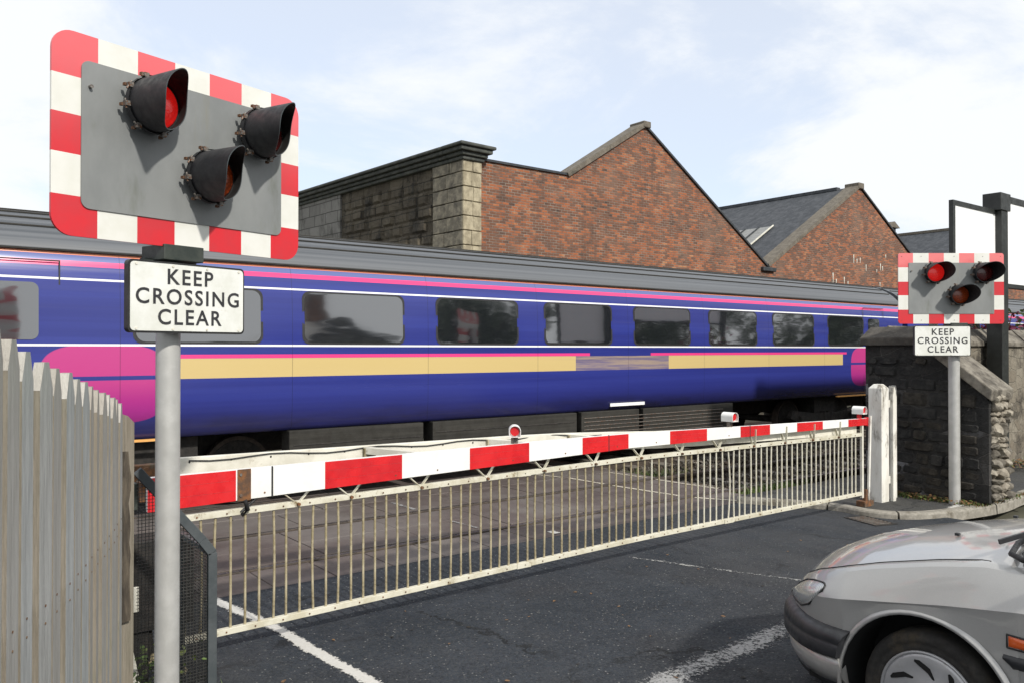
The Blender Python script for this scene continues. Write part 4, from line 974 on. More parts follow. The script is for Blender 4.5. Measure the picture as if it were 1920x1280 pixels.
def ashlar(name, axis, c1, c2, bw_=.62, bh=.40, spots=False, rough_=.02, dark=(.05, .048, .042), dl=(.45, .68)):
    t = NT(name); x, y, z = t.sep(); h = {'x': x, 'y': y}[axis]
    vec = t.comb(t.math('ADD', h, t.math('MULTIPLY', t.noise(.9, 3), .10)), t.math('ADD', z, t.math('MULTIPLY', t.noise(1.2, 3, loc=(2, 2, 2)), .05)), 0)
    b = t.n('ShaderNodeTexBrick'); t.l(vec, b.inputs['Vector']); b.inputs['Scale'].default_value = 1; b.inputs['Brick Width'].default_value = bw_; b.inputs['Row Height'].default_value = bh
    b.inputs['Mortar Size'].default_value = .016; b.inputs['Mortar Smooth'].default_value = .3
    b.inputs['Color1'].default_value = (0, 0, 0, 1); b.inputs['Color2'].default_value = (1, 1, 1, 1)
    r = t.sep(b.outputs[0])[0]; c = t.mix(t.math('ADD', t.math('MULTIPLY', r, .6), t.math('MULTIPLY', t.noise(12, 6, .75), .4)), c1, c2)
    c = t.mix(t.ramp(t.noise(1.6, 8, .75, (1, 1, .45), loc=(3, 3, 3)), dl[0], dl[1], 0, .9), c, dark)
    c = t.mix(t.ramp(t.noise(3.0, 8, .8, (1, 1, .3), loc=(6, 1, 3)), .62, .8, 0, .45), c, (.34, .31, .25)); c = t.mix(t.math('MULTIPLY', b.outputs['Fac'], .75), c, (.04, .038, .034))
    if spots:
        d = t.voro(1.5, stretch=(1, 1, .55)); c = t.mix(t.math('MULTIPLY', t.ramp(d, .13, .09), t.ramp(t.noise(20, 3), .4, .5)), c, (.55, .56, .57))
        c = t.mix(t.ramp(t.noise(5, 5, .7, (1, 1, .12)), .66, .76, 0, .7), c, (.40, .41, .42))
    t.set(c, .92); t.bump(t.math('ADD', t.math('MULTIPLY', b.outputs['Fac'], -1), t.math('MULTIPLY', t.noise(5, 7, .75), 2)), 1, rough_); return t.m
M['granite_front'] = weather('granite_pier_front', (.26, .225, .155), (.42, .37, .26), 5, rough=.95, dirt=(.09, .08, .06), dscale=2.5, dlo=.56, dhi=.78, bump=.9, bscale=14, bdist=.03, stretch=(1, 1, .6)); M['granite_side'] = weather('granite_quoin_side', (.15, .135, .105), (.28, .25, .19), 5, rough=.95, dirt=(.06, .055, .05), dscale=2.5, dlo=.5, dhi=.75, bump=.9, bscale=14, bdist=.03)  # one granite in two tones: sunlit front and shaded side painted in
M['rock_face'] = ashlar('rock_faced_stone', 'y', (.095, .078, .056), (.21, .18, .13), .8, .41, rough_=.14, dark=(.022, .021, .02)); M['dressed'] = ashlar('dressed_stone_limed', 'y', (.16, .155, .145), (.24, .235, .22), .85, .40, spots=True)
M['cornice'] = weather('dark_weathered_cornice', (.05, .055, .05), (.085, .09, .08), 4, rough=.9, dirt=(.12, .13, .10), dscale=6, bump=.6, bscale=20, bdist=.02)
M['gable_cap'] = weather('gable_coping_stone', (.115, .10, .08), (.17, .15, .12), 5, rough=.9, dirt=(.07, .065, .05), bump=.6, bscale=25, bdist=.02)
M['fascia'] = weather('dark_verge_board', (.02, .025, .03), (.04, .045, .05), 5, rough=.6)
M['skylight'] = weather('ribbed_skylight', (.20, .205, .20), (.27, .27, .26), 3, rough=.5, dirt=(.12, .12, .11), stretch=(8, .3, .3))
BYY = 19.5
shed = thing('brick_shed', 'red brick saw-tooth engine shed with steep gables and a stone-faced side behind the train', 'building', (13.9, BYY, 0))
os_ = Vector((13.9, BYY, 0))
gx = [(13.4, 7.42), (17.39, 7.42), (20.87, 9.55), (27.9, 5.12), (34.75, 9.12), (41.9, 4.9)]
def bpart(name, f, parent=shed, o_=os_, **k):
    mb = MB(); f(mb); mb.v = [v - o_ for v in mb.v]; return mb.build(name, parent, **k)
bpart('wall', lambda mb: mb.prism([(13.4, -.15)] + gx + [(41.9, -.15)], 'y', BYY, BYY+.45, M['brick']))
def slab(mb, p, q, th, mat, y0=BYY-.06, y1=BYY+.5, lift=.0, side=.0):
    (x0, z0), (x1, z1) = p, q; d = Vector((x1-x0, z1-z0)).normalized(); n_ = Vector((-d.y, d.x)); a = Vector(p)+n_*lift; b = Vector(q)+n_*lift
    mb.prism([(a.x, a.y), (b.x, b.y), (b.x+n_.x*th, b.y+n_.y*th), (a.x+n_.x*th, a.y+n_.y*th)], 'y', y0, y1, mat)
def f(mb):
    slab(mb, gx[0], gx[1], .07, M['fascia']); slab(mb, (17.3, 7.37), (20.80, 9.53), .15, M['gable_cap'], BYY-.10, BYY+.55, .004); slab(mb, (20.9, 9.53), (27.95, 5.10), .07, M['fascia'], BYY-.07, BYY+.5, .004)
    slab(mb, (27.9, 5.15), (34.7, 9.12), .15, M['gable_cap'], BYY-.10, BYY+.55, .004); slab(mb, (34.85, 9.12), (41.9, 4.95), .07, M['fascia'], BYY-.07, BYY+.5, .004)
    mb.box((20.70, BYY-.12, 9.52), (21.06, BYY+.57, 9.74), M['gable_cap']); mb.box((34.52, BYY-.12, 9.08), (34.98, BYY+.57, 9.34), M['gable_cap'])
    mb.box((27.45, BYY-.14, 4.98), (28.3, BYY+.0, 5.14), M['fascia'])
bpart('coping', f, bevel=.02, seg=1)
BACK = 46.0
def f(mb):
    a, b = (27.9, 5.15), (34.75, 9.22); mb.prism([a, b, (34.75, 9.12), (27.9, 5.05)], 'y', BYY+.55, BACK, M['slate'])
    b2 = (41.9, 4.95); mb.prism([b, b2, (41.9, 4.85), (34.75, 9.12)], 'y', BYY+.55, BACK, M['slate'])
    for k in range(22): y_ = BYY+1+k*1.2; mb.box((34.6, y_, 9.16), (34.9, y_+1.18, 9.30), M['slate'])
rf = bpart('roof', f)
def f(mb):
    d = Vector((34.75-27.9, 0, 9.22-5.15)).normalized(); n_ = Vector((-d.z, 0, d.x)); o_ = Vector((27.9, 0, 5.15))
    for k in range(11):
        y0 = BYY+2.3+k*.75; p = o_+d*1.6+n_*.06; q = o_+d*4.3+n_*.06
        mb.add([(p.x, y0, p.z), (q.x, y0, q.z), (q.x, y0+.68, q.z), (p.x, y0+.68, p.z)], [(0, 1, 2, 3)], M['skylight'])
        mb.bar((p.x, y0-.035, p.z+.03), (q.x, y0-.035, q.z+.03), .05, .05, M['rear_white'] if k == 0 else M['fascia'])
bpart('skylight', f, rf)
# lime runs left on the second gable
def f(mb):
    rnd = random.Random(5)
    for px, py, ln in ((1562, 512, 22), (1583, 520, 18), (1601, 478, 16), (1607, 486, 8), (1613, 484, 10), (1590, 528, 9), (1624, 497, 12), (1651, 495, 13), (1655, 500, 8), (1661, 478, 6), (1568, 524, 7), (1644, 506, 5), (1650, 530, 7)):
        u_ = (px-960)/FPX; t_ = BYY/(math.sin(th)-u_*math.cos(th)); X = t_*(math.cos(th)+u_*math.sin(th)); z_ = EYE+(655-py)/FPX*t_; L3 = ln/FPX*t_
        w_ = .035; mb.add([(X-w_, BYY-.012, z_), (X+w_, BYY-.012, z_+.02), (X+w_*.8, BYY-.012, z_-L3*.5), (X+w_*.5, BYY-.012, z_-L3), (X-w_*.4, BYY-.012, z_-L3*.95), (X-w_*.5, BYY-.012, z_-L3*.5)], [(0,1,2,3,4,5)], M['rear_white'])
bpart('lime_streaks', f)
# stone side: pier front, quoins, rock-faced bay and dressed bay, with cornice
dA = Vector((12.6-13.18, 29.55-19.5)).normalized()
sideang = math.atan2(dA.y, dA.x)
sp = thing('stone_side_wall', 'soot-stained granite side wall with a heavy dark cornice at the left end of the brick shed', 'wall', (13.18, 19.3, 0))
osp = Vector((13.18, 19.3, 0)); Tm = Matrix.Rotation(sideang - math.pi/2, 4, 'Z')
def spart(name, f, **k): mb = MB(); f(mb); return mb.build(name, sp, **k)
sp.rotation_euler.z = sideang - math.pi/2; 
# local: x to the right of the receding direction (front face runs along +x), y receding
def f(mb):
    mb.box((0, 0, -.15), (.59, .5, 7.31), M['granite_front']) 
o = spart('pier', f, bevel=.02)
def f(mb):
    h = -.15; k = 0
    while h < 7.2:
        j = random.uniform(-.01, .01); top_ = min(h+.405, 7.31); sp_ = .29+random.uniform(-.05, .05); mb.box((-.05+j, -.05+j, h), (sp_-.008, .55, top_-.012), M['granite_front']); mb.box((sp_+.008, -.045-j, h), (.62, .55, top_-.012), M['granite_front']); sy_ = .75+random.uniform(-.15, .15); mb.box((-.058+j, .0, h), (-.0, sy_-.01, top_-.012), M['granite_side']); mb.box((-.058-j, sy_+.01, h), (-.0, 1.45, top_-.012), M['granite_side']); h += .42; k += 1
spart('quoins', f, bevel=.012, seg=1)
spart('rock_faced_bay', lambda mb: mb.box((0.02, .5, -.15), (.5, 7.0, 7.31), M['rock_face']))
def f(mb):
    rnd = random.Random(9); z_ = 4.2; r_ = 0
    while z_ < 6.9:
        y_ = 1.5 + (r_ % 2)*.3
        while y_ < 6.6:
            w_ = rnd.uniform(.5, 1.0); e = rnd.uniform(.02, .09)
            a, b = y_+.01, min(y_+w_-.01, 6.85); z0, z1 = z_+.01, z_+.40
            if b-a > .2: mb.add([(0.02, a, z0), (0.02, b, z0), (0.02, b, z1), (0.02, a, z1), (-e, a+.07, z0+.06), (-e*.7, b-.07, z0+.06), (-e*.5, b-.07, z1-.06), (-e*.9, a+.07, z1-.06)], [(4,5,6,7),(0,1,5,4),(1,2,6,5),(2,3,7,6),(3,0,4,7)], M['rock_face'])
            y_ += w_
        z_ += .41; r_ += 1
spart('rock_blocks', f)
spart('dressed_bay', lambda mb: (mb.box((-.05, 7.0, -.15), (.5, 30, 7.31), M['dressed'])))
def f(mb):
    for q, (a, z0, z1) in enumerate(((.07, 7.30, 7.41), (.15, 7.41, 7.52), (.26, 7.52, 7.64), (.34, 7.64, 7.74))):
        mb.box((-.05-a, -.05-a, z0), (.62+a*.85, .6, z1), M['cornice']); mb.box((-.05-a, .6, z0+(.0)), (.5, 30, z1), M['cornice'])
spart('cornice', f, bevel=.035, seg=2)
# third shed roof and its vent, seen past the second gable
s3 = thing('far_shed', 'dark slate roof of a third shed with a small ridge vent, partly behind the hoarding', 'building', (48.0, BYY+1, 0)); o3 = Vector((48, BYY+1, 0))
def f(mb): mb.prism([(42.0, -.15), (42.0, 4.9), (45.5, 4.9), (52.5, 9.2), (59.5, 4.9), (70, 4.9), (70, -.15)], 'y', BYY+.0, BYY+.45, M['brick'])
bpart('wall', f, s3, o3)
def f(mb): mb.prism([(45.5, 4.95), (52.5, 9.3), (59.5, 4.95), (59.5, 4.85), (52.5, 9.2), (45.5, 4.85)], 'y', BYY+.5, BACK+14, M['slate']); mb.box((52.35, BYY+.4, 9.24), (52.65, BACK+14, 9.40), M['gable_cap'])
r3 = bpart('roof', f, s3, o3)
def f(mb):
    mb.box((52.0, 27.2, 9.0), (53.0, 28.3, 9.85), M['fascia']); mb.prism([(51.8, 9.85), (52.5, 10.25), (53.2, 9.85)], 'y', 27.0, 28.5, M['gable_cap'])
bpart('ridge_vent', f, r3, o3)

# ------------------------------------------------------------------ car
CXc, CYn = 4.61, 2.80           # centre line and nose in world space
t = NT('silver_car_paint')
fl = t.voro(900, out=1); g = t.sep(fl)[0]
c = t.mix(t.math('MULTIPLY', g, .35), (.36, .357, .348), (.53, .526, .515)); c = t.mix(t.ramp(t.noise(2.5, 7, .7), .5, .8, 0, .25), c, (.30, .29, .27))
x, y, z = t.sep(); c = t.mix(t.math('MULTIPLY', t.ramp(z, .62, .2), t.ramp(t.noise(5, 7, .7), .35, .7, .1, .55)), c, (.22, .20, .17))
t.set(c, .34, .30, coat=.9); M['silver'] = t.m
M['plastic'] = weather('black_bumper_plastic', (.018, .019, .022), (.03, .031, .034), 10, rough=.42, dirt=(.06, .058, .052), dscale=8, dlo=.6, dhi=.85, bump=.1, bscale=400, bdist=.0008)
M['tyre'] = weather('tyre_rubber', (.018, .017, .016), (.032, .030, .027), 12, rough=.85, dirt=(.07, .055, .035), dscale=6, dlo=.5, dhi=.75, bump=.4, bscale=90, bdist=.003)
M['wheelcap'] = weather('silver_wheel_trim', (.40, .40, .41), (.46, .46, .47), 6, rough=.38, metal=.4, dirt=(.20, .17, .13), dscale=7, dlo=.55, dhi=.8, bump=0)
M['black_void'] = NT('wheel_arch_black').set((.006, .006, .006), .9).m
t = NT('headlamp_glass'); x, y, z = t.sep(); rib = t.math('ABSOLUTE', t.math('SINE', t.math('MULTIPLY', y, 260.0)))
t.set(t.mix(rib, (.30, .31, .31), (.62, .63, .62)), .08, .35, coat=1.0); t.bump(rib, .25, .002); M['headlamp'] = t.m
M['orange_lens'] = NT('orange_indicator_lens').set((.62, .10, .015), .25, coat=.6).m
car = thing('parked_car', 'silver hatchback waiting at the barrier, nose at the lower right of the road', 'car', (CXc, CYn, 0))
def it(xs, ys, s):
    if s <= xs[0]: return ys[0]
    for a, b, p, q in zip(xs, xs[1:], ys, ys[1:]):
        if s <= b: u_ = (s-a)/(b-a); return p + (q-p)*u_
    return ys[-1]
S = [0, .05, .12, .22, .35, .5, .7, .95, 1.25, 1.7, 2.3, 3.0, 3.6, 4.0, 4.2]
def wid(s):
    front = .38 + .505*(1-(1-min(1, s/.62))**1.9); return front if s < 3.7 else front - .22*((s-3.7)/.5)**2
def zcen(s): return it([0, .05, .12, .22, .35, .5, .7, .95, 1.15, 1.3, 4.0, 4.2], [.60, .665, .72, .775, .835, .885, .94, .99, 1.02, 1.03, 1.03, .98], s)
def zsh(s): return it([0, .1, .2, .35, .55, .74, 1.02, 1.23, 2.0, 3.6, 4.2], [.53, .60, .665, .735, .807, .865, .935, .975, .995, 1.0, .93], s)
def zcr(s): return it([0, .2, .39, .79, 1.09, 1.43, 2.2, 4.2], [.50, .60, .655, .728, .782, .83, .86, .87], s)
WS, WZ, WR = 1.0, .305, .395
WS2 = WS + 2.72
def section(s):
    w_ = wid(s); zs, zc, zk = zsh(s), zcen(s), zcr(s)
    zb_ = .2 if s > .3 else .24; lowz = zb_; arch = False
    for c_ in (WS, WS2):
        if abs(s-c_) < WR: lowz = max(lowz, WZ + math.sqrt(max(0, WR*WR-(s-c_)**2))); arch = True
    zk = max(zk, lowz+.035)
    pts = []
    tuck = .05 if lowz <= .26 else 0
    fl_ = .030*math.exp(-min(abs(s-WS), abs(s-WS2))**2/.30**2)
    for q in (0, .12, .35, .62, .86):
        z_ = lowz + (zk-.012-lowz)*q; lat = w_ - tuck*(1-q)**2*1.2 - .022*(1-q) + fl_*(1-q)
        pts.append((lat, z_))
    pts.append((w_+.006, zk-.010)); pts.append((w_-.004, zk+.010))
    for q in (.3, .6, .85): pts.append((w_-.006-.058*q**1.2, zk+.010+(zs-.035-zk-.010)*q))
    pts.append((w_-.075, zs-.018)); pts.append((w_-.105, zs-.002))
    if s < 1.2: pts.append((w_-.135, zs-.001)); pts.append((w_-.145, zs+.002))
    else: pts.append((w_-.115, zs)); pts.append((w_-.125, zs+.001))
    for q in (.22, .45, .7, 1.0):
        lat = (w_-.15)*(1-q); pts.append((lat, zs+.004+(zc-zs)*(1-(1-q)**2.0)))
    return pts
ss = sorted(set([round(v, 3) for v in [0, .015, .04, .08, .12, .17, .22, .28, .35, .42, .5, .58]] + [round(WS + WR*math.cos(R(a)), 4) for a in range(0, 181, 9)] + [round(WS2 + WR*math.cos(R(a)), 4) for a in range(0, 181, 15)] + [1.5, 1.6, 1.8, 2.1, 2.5, 2.9, 3.2, 4.13, 4.17, 4.2]))
def carrow(s, sg): return [(sg*a, -s, b) for a, b in section(s)]
def f(mb):
    L_ = [carrow(s, -1) + carrow(s, 1)[::-1][1:] for s in ss]
    mb.grid(L_, M['silver'])
    for r_ in (L_[0], L_[-1]):
        n_ = len(r_); h_ = n_//2
        for k in range(h_): mb.add([r_[k], r_[k+1], r_[n_-2-k], r_[n_-1-k]], [(0, 1, 2, 3)] if k < h_-1 else [(0, 1, 2)], M['silver'])
body = one('body', f, car)
body.data.polygons.foreach_set('use_smooth', [True]*len(body.data.polygons))
sm = body.modifiers.new('edge', 'EDGE_SPLIT'); sm.split_angle = R(24)
# dark inner body so that arches read black
def f(mb):
    for c_ in (WS, WS2):
        for sg_ in (-1, 1):
            rows = []
            for lat in (.885, .60):
                rows.append([(sg_*lat*1.0, -(c_+(WR-.004)*math.cos(R(a))), WZ+(WR-.004)*math.sin(R(a))) for a in range(-35, 216, 10)])
            mb.grid(rows, M['black_void']); mb.prism([(-(c_+(WR)*math.cos(R(a))), WZ+(WR)*math.sin(R(a))) for a in range(-35, 216, 10)], 'x', sg_*.60, sg_*.59, M['black_void'])
    mb.box((-.75, -4.1, .2), (.75, -.35, .24), M['black_void']); mb.box((-.58, -4.0, .24), (.58, -.3, .5), M['black_void'])
one('wheel_housing', f, car)
for sg_ in (-1, 1):
    def f(mb):
        ro = []
        for a in range(-8, 189, 7):
            s_ = WS - WR*math.cos(R(a)); z_ = WZ + WR*math.sin(R(a)); w_ = wid(s_)+.010
            ro.append([(sg_*(w_-.05), -s_, z_-.003), (sg_*(w_+.003), -s_, z_-.002), (sg_*(w_+.002), -(WS-(WR+.012)*math.cos(R(a))), WZ+(WR+.012)*math.sin(R(a))), (sg_*(w_-.014), -(WS-(WR+.024)*math.cos(R(a))), WZ+(WR+.024)*math.sin(R(a)))])
        mb.grid(ro, M['silver'])
    one('wheel_arch_lip', f, car)
# bumper: wraps round the nose to the arch
def bump_rows(prof_, s1, sg_):
    rows = []
    N = 26
    for k in range(N+1):
        q = k/N; s_ = s1*(q**1.6)
        es = lambda z_: s_ + (q**3)*(WS-WR-s1 - (WR-math.sqrt(max(.0, WR*WR-(z_-WZ)**2)))*-1.0 if s1 > .5 else 0)
        w_ = wid(s_)
        # outward normal in plan
        e = .01; w2 = wid(s_+e); nx_, ny_ = e, (w2-w_)
        L3 = math.hypot(nx_, ny_); nx_, ny_ = nx_/L3, ny_/L3
        pf = .25 + .75*min(1, q/.35)
        rows.append([(sg_*(w_+nx_*o_*pf), -es(z_)-.03*(1-min(1, q/.35))+ny_*o_*pf, z_ + .035*q + .06*q*max(0, min(1, (.50-z_)/.2))) for o_, z_ in prof_])
    return rows
def bumper(mb, prof_, s1, mat):
    L_ = bump_rows(prof_, s1, -1); Rr = bump_rows(prof_, s1, 1)
    s0o = [(0, .0+p[0], p[1]) for p in prof_]
    mid = [[(x_, prof_[i][0]*.25-.03 + .012*(1-(x_/.38)**2), prof_[i][1]) for i in range(len(prof_))] for x_ in (-.2, 0, .2)]
    for r_ in (L_, Rr): mb.add(r_[-1], [tuple(range(len(prof_)))], mat)
    mb.grid(L_[::-1] + mid + Rr, mat)
one('bumper', lambda mb: bumper(mb, [(-.03, .305), (.035, .305), (.045, .32), (.050, .40), (.044, .408), (.048, .416), (.042, .47), (.022, .495), (-.03, .505)], WS-WR-.005, M['plastic']), car)
one('lower_valance', lambda mb: bumper(mb, [(-.03, .17), (-.015, .17), (.008, .21), (.026, .302), (-.03, .303)], WS-WR-.005, M['silver']), car)
one('air_dam', lambda mb: bumper(mb, [(-.08, .11), (-.035, .11), (-.02, .14), (-.014, .17), (-.04, .17)], WS-WR-.1, M['plastic']), car)
def surf(s, z_, sg_, out=.004):
    pts = section(s)
    for a, b in zip(pts, pts[1:]):
        if min(a[1], b[1]) <= z_ <= max(a[1], b[1]) and b[1] > a[1]:
            u_ = (z_-a[1])/(b[1]-a[1]); lat = a[0]+(b[0]-a[0])*u_; return (sg_*(lat+out), -s, z_)
    return (sg_*(pts[-8][0]+out), -s, z_)
hl = [(.13, .555), (.19, .62), (.29, .675), (.38, .705), (.475, .722), (.49, .715), (.485, .69), (.38, .59), (.29, .548), (.20, .54)]
def patch(mb, sg_, outline, out, mat, nstrip=10):
    ss_ = [p[0] for p in outline]; lo_, hi_ = min(ss_), max(ss_)
    def ext(s):
        zs_ = []
        for a, b in zip(outline, outline[1:]+outline[:1]):
            if a[0] != b[0] and min(a[0], b[0]) <= s <= max(a[0], b[0]): zs_.append(a[1]+(b[1]-a[1])*(s-a[0])/(b[0]-a[0]))
        return min(zs_), max(zs_)
    rows = []
    for k in range(nstrip+1):
        s = lo_+(hi_-lo_)*(.002+.996*k/nstrip); z0, z1 = ext(s); rows.append([surf(s, z0+(z1-z0)*q/5, sg_, out*(1 if 0 < q < 5 and 0 < k < nstrip else 0) + .001) for q in range(6)])
    mb.grid(rows, mat)
for sg_ in (-1, 1):
    mb = MB(); patch(mb, sg_, hl, .010, M['headlamp']); hlo = mb.build('headlight', car)
    def f(mb):
        pts = [surf(s, z_, sg_, .004) for s, z_ in hl]; mb.tube(pts + [pts[0]], .005, M['seal'], 6, cap=False)
    one('seal', f, hlo)
    mb = MB(); patch(mb, sg_, [(1.355, .665), (1.455, .662), (1.455, .705), (1.355, .71)], .008, M['orange_lens'], 4); r_ = mb.build('side_repeater', car)
    def f(mb): pts = [surf(s, z_, sg_, .003) for s, z_ in [(1.35, .66), (1.46, .657), (1.46, .710), (1.35, .715)]]; mb.tube(pts + [pts[0]], .004, M['seal'], 6, cap=False)
    one('seal', f, r_)
    def f(mb):
        rows = []
        for s in [1.335, 1.37, 1.42, 1.47, 1.52]:
            h = .045 if s > 1.35 else .02; top_ = .628; rows.append([surf(s, top_-h*1.2 if s > 1.35 else top_-.02, sg_, .001), surf(s, top_-h+.002, sg_, .012), surf(s, top_-.01, sg_, .014), surf(s, top_, sg_, .001)])
        mb.grid(rows, M['plastic'])
    one('side_rubbing_strip', f, car)
    def f(mb):
        rows = []
        for s in [1.56, 1.8, 2.2, 2.6, 3.0, 3.28]: rows.append([surf(s, .572, sg_, .001), surf(s, .58, sg_, .012), surf(s, .618, sg_, .014), surf(s, .628, sg_, .001)])
        mb.grid(rows, M['plastic'])
    one('side_rubbing_strip', f, car)
    def f(mb):
        for s_ in (1.54, 2.62): pts = [surf(s_, z_, sg_, .0005) for z_ in [.28+.06*k for k in range(12)]]; mb.tube(pts, .0035, M['black_void'], 6)
    one('door_joint', f, car)
    def f(mb):
        pts = []
        for k in range(24):
            s_ = .16+k*.047; q_ = section(s_)[13]; pts.append((sg_*q_[0], -s_, q_[1]+.0005))
        mb.tube(pts, .0028, M['black_void'], 6)
    one('bonnet_joint', f, car)
# greenhouse
GLASS0 = len(car.children)
def gh(s, q):      # q 0 belt .. 1 roof ; returns lateral and height
    zt = 1.50 - .05*((s-2.4)/1.4)**2
    return (.78-.20*q**1.15, 1.0+(zt-1.0)*q)
def f(mb):
    A = [(1.22, .0), (1.98, 1.0)]
    top = []
    for s in (1.98, 2.2, 2.6, 3.0, 3.4, 3.65):
        l_, z_ = gh(s, 1); top.append([(-l_, -s, z_-.02), (-l_*.8, -s, z_+.005), (0, -s, z_+.03), (l_*.8, -s, z_+.005), (l_, -s, z_-.02)])
    mb.grid(top, M['silver'])
    for sg_ in (-1, 1):
        for (sa, sb_) in (((1.40, 1.98), .03), ((2.62, 2.66), .05), ((3.5, 3.42), .09), ((4.08, 3.65), .08)):
            a = gh(2.4, 0); b = gh(sa[1], 1); mb.bar((sg_*(a[0]+.02), -sa[0], a[1]-.02), (sg_*b[0], -sa[1], b[1]-.02), sb_, .03, M['silver'], up=(1, 0, 0))
one('roof', f, car, bevel=.004)
def f(mb):
    rows = []
    for q in (0, .25, .5, .75, 1):
        s0 = 1.20+(1.99-1.20)*q; l_ = .79-.21*q; zc_ = 1.015+(1.485-1.015)*q
        rows.append([(-l_, -(s0+.09), zc_-.015), (-l_*.85, -(s0+.03), zc_), (-l_*.4, -(s0-.03), zc_+.005), (l_*.4, -(s0-.03), zc_+.005), (l_*.85, -(s0+.03), zc_), (l_, -(s0+.09), zc_-.015)])
    mb.grid(rows, M['glass'])
ws_ = one('windscreen', f, car)
def f(mb):
    pts = [(-.80, -1.34, 1.03), (-.795, -1.28, 1.015), (-.74, -1.215, 1.02), (-.55, -1.17, 1.03), (-.2, -1.145, 1.035), (.2, -1.145, 1.035), (.55, -1.17, 1.03), (.74, -1.215, 1.02), (.8, -1.34, 1.03)]
    mb.tube(pts, .013, M['seal'], 8); pts2 = [(-.80, -1.33, 1.03), (-.775, -1.5, 1.14), (-.70, -1.78, 1.32), (-.59, -2.0, 1.46)]; mb.tube(pts2, .013, M['seal'], 8)
one('seal', f, ws_)
for x0 in (-.45, .25):
    def f(mb):
        mb.tube([(x0, -1.16, 1.04), (x0+.02, -1.2, 1.075), (x0-.26, -1.33, 1.125)], .009, M['plastic'], 8); mb.bar((x0-.30, -1.17, 1.065), (x0+.02, -1.40, 1.175), .012, .02, M['plastic']); mb.tube([(x0, -1.16, 1.02), (x0, -1.16, 1.06)], .018, M['plastic'], 10)
    one('wiper', f, car)
for x0 in (-.35, .35): one('washer_jet', lambda mb: mb.box((x0-.010, -.93, .975), (x0+.010, -.910, .988), M['plastic']), car)
for sg_ in (-1, 1):
    def f(mb):
        P = lambda s, q: (sg_*(gh(s, q)[0]+.004), -s, gh(s, q)[1]-.01)
        mb.add([P(1.42, .03), P(2.58, .03), P(2.6, .93), P(2.08, .93)], [(0, 1, 2, 3)], M['glass']); mb.add([P(2.68, .03), P(3.42, .03), P(3.36, .93), P(2.68, .93)], [(0, 1, 2, 3)], M['glass'])
        mb.add([P(3.58, .03), P(3.95, .03), P(3.6, .9), P(3.5, .9)], [(0, 1, 2, 3)], M['glass'])
    one('side_window', f, car)
    def f(mb):
        rows = []
        for k in range(9):
            a = k/8*math.pi; r_ = math.sin(a)**.5 if 0 < k < 8 else .05; y_ = -1.56 - .05*math.cos(a)*1.2
            rows.append([(sg_*(1.0+.10*r_*math.cos(2*math.pi*j/16)), y_, 1.07+.065*r_*math.sin(2*math.pi*j/16)) for j in range(16)])
        mb.grid(rows, M['silver'], closed=True); mb.bar((sg_*.80, -1.56, 1.03), (sg_*.93, -1.56, 1.06), .05, .03, M['plastic'])
    one('wing_mirror', f, car)
def f(mb): mb.add([(-.62, -4.0, 1.02), (.62, -4.0, 1.02), (.52, -3.68, 1.44), (-.52, -3.68, 1.44)], [(0, 1, 2, 3)], M['glass'])
one('rear_window', f, car)
def f(mb):
    for z_ in (.552, .572): mb.box((-.12, -.03, z_), (.12, .004, z_+.008), M['plastic'])
    mb.box((-.14, -.03, .545), (.14, .002, .580), M['black_void'])
one('grille', f, car)
for ch in list(car.children)[GLASS0:]:
    if ch.name.split('.')[0] in ('roof', 'windscreen', 'wiper', 'side_window', 'rear_window', 'wing_mirror'): ch.location.y -= .10
def lathe_x(mb, prof_, mat, sg_, seg=48, y0=0, z0=0):
    rows = [[(sg_*x_, y0+r_*math.cos(2*math.pi*k/seg), z0+r_*math.sin(2*math.pi*k/seg)) for k in range(seg)] for x_, r_ in prof_]; mb.grid(rows, mat, closed=True)
for s_ in (WS, WS2):
    for sg_ in (-1, 1):
        w0 = MB(); lathe_x(w0, [(.66, .20), (.655, .215), (.66, .28), (.69, .305), (.72, .312), (.80, .312), (.825, .303), (.838, .283), (.840, .262), (.832, .255), (.838, .240), (.832, .222), (.815, .215)], M['tyre'], sg_, 56)
        wo_ = w0.build('wheel', car, loc=(0, -s_, WZ)); wo_.data.name = 'tyre'
        def f(mb):
            lathe_x(mb, [(.822, .214), (.834, .206), (.838, .195), (.834, .16), (.836, .12), (.842, .09), (.848, .06), (.851, .03), (.851, .001)], M['wheelcap'], sg_, 56)
            for k in range(7):
                a0 = 2*math.pi*k/7 + .35
                c_ = [(.184, .00), (.180, .12), (.150, .40), (.112, .62), (.104, .58), (.128, .34), (.158, .06), (.176, -.03)]
                pts = [(r_*math.cos(a0+da), r_*math.sin(a0+da)) for r_, da in c_]; n_ = len(pts)
                mb.add([(sg_*.8385, a, b) for a, b in pts] + [(sg_*.820, a, b) for a, b in pts], [tuple(range(n_))] + [(i_, (i_+1) % n_, n_+(i_+1) % n_, n_+i_) for i_ in range(n_)], M['black_void'])
            lathe_x(mb, [(.80, .222), (.836, .222), (.842, .217), (.836, .210), (.82, .208)], M['wheelcap'], sg_, 56)
        one('wheel_trim', f, wo_)

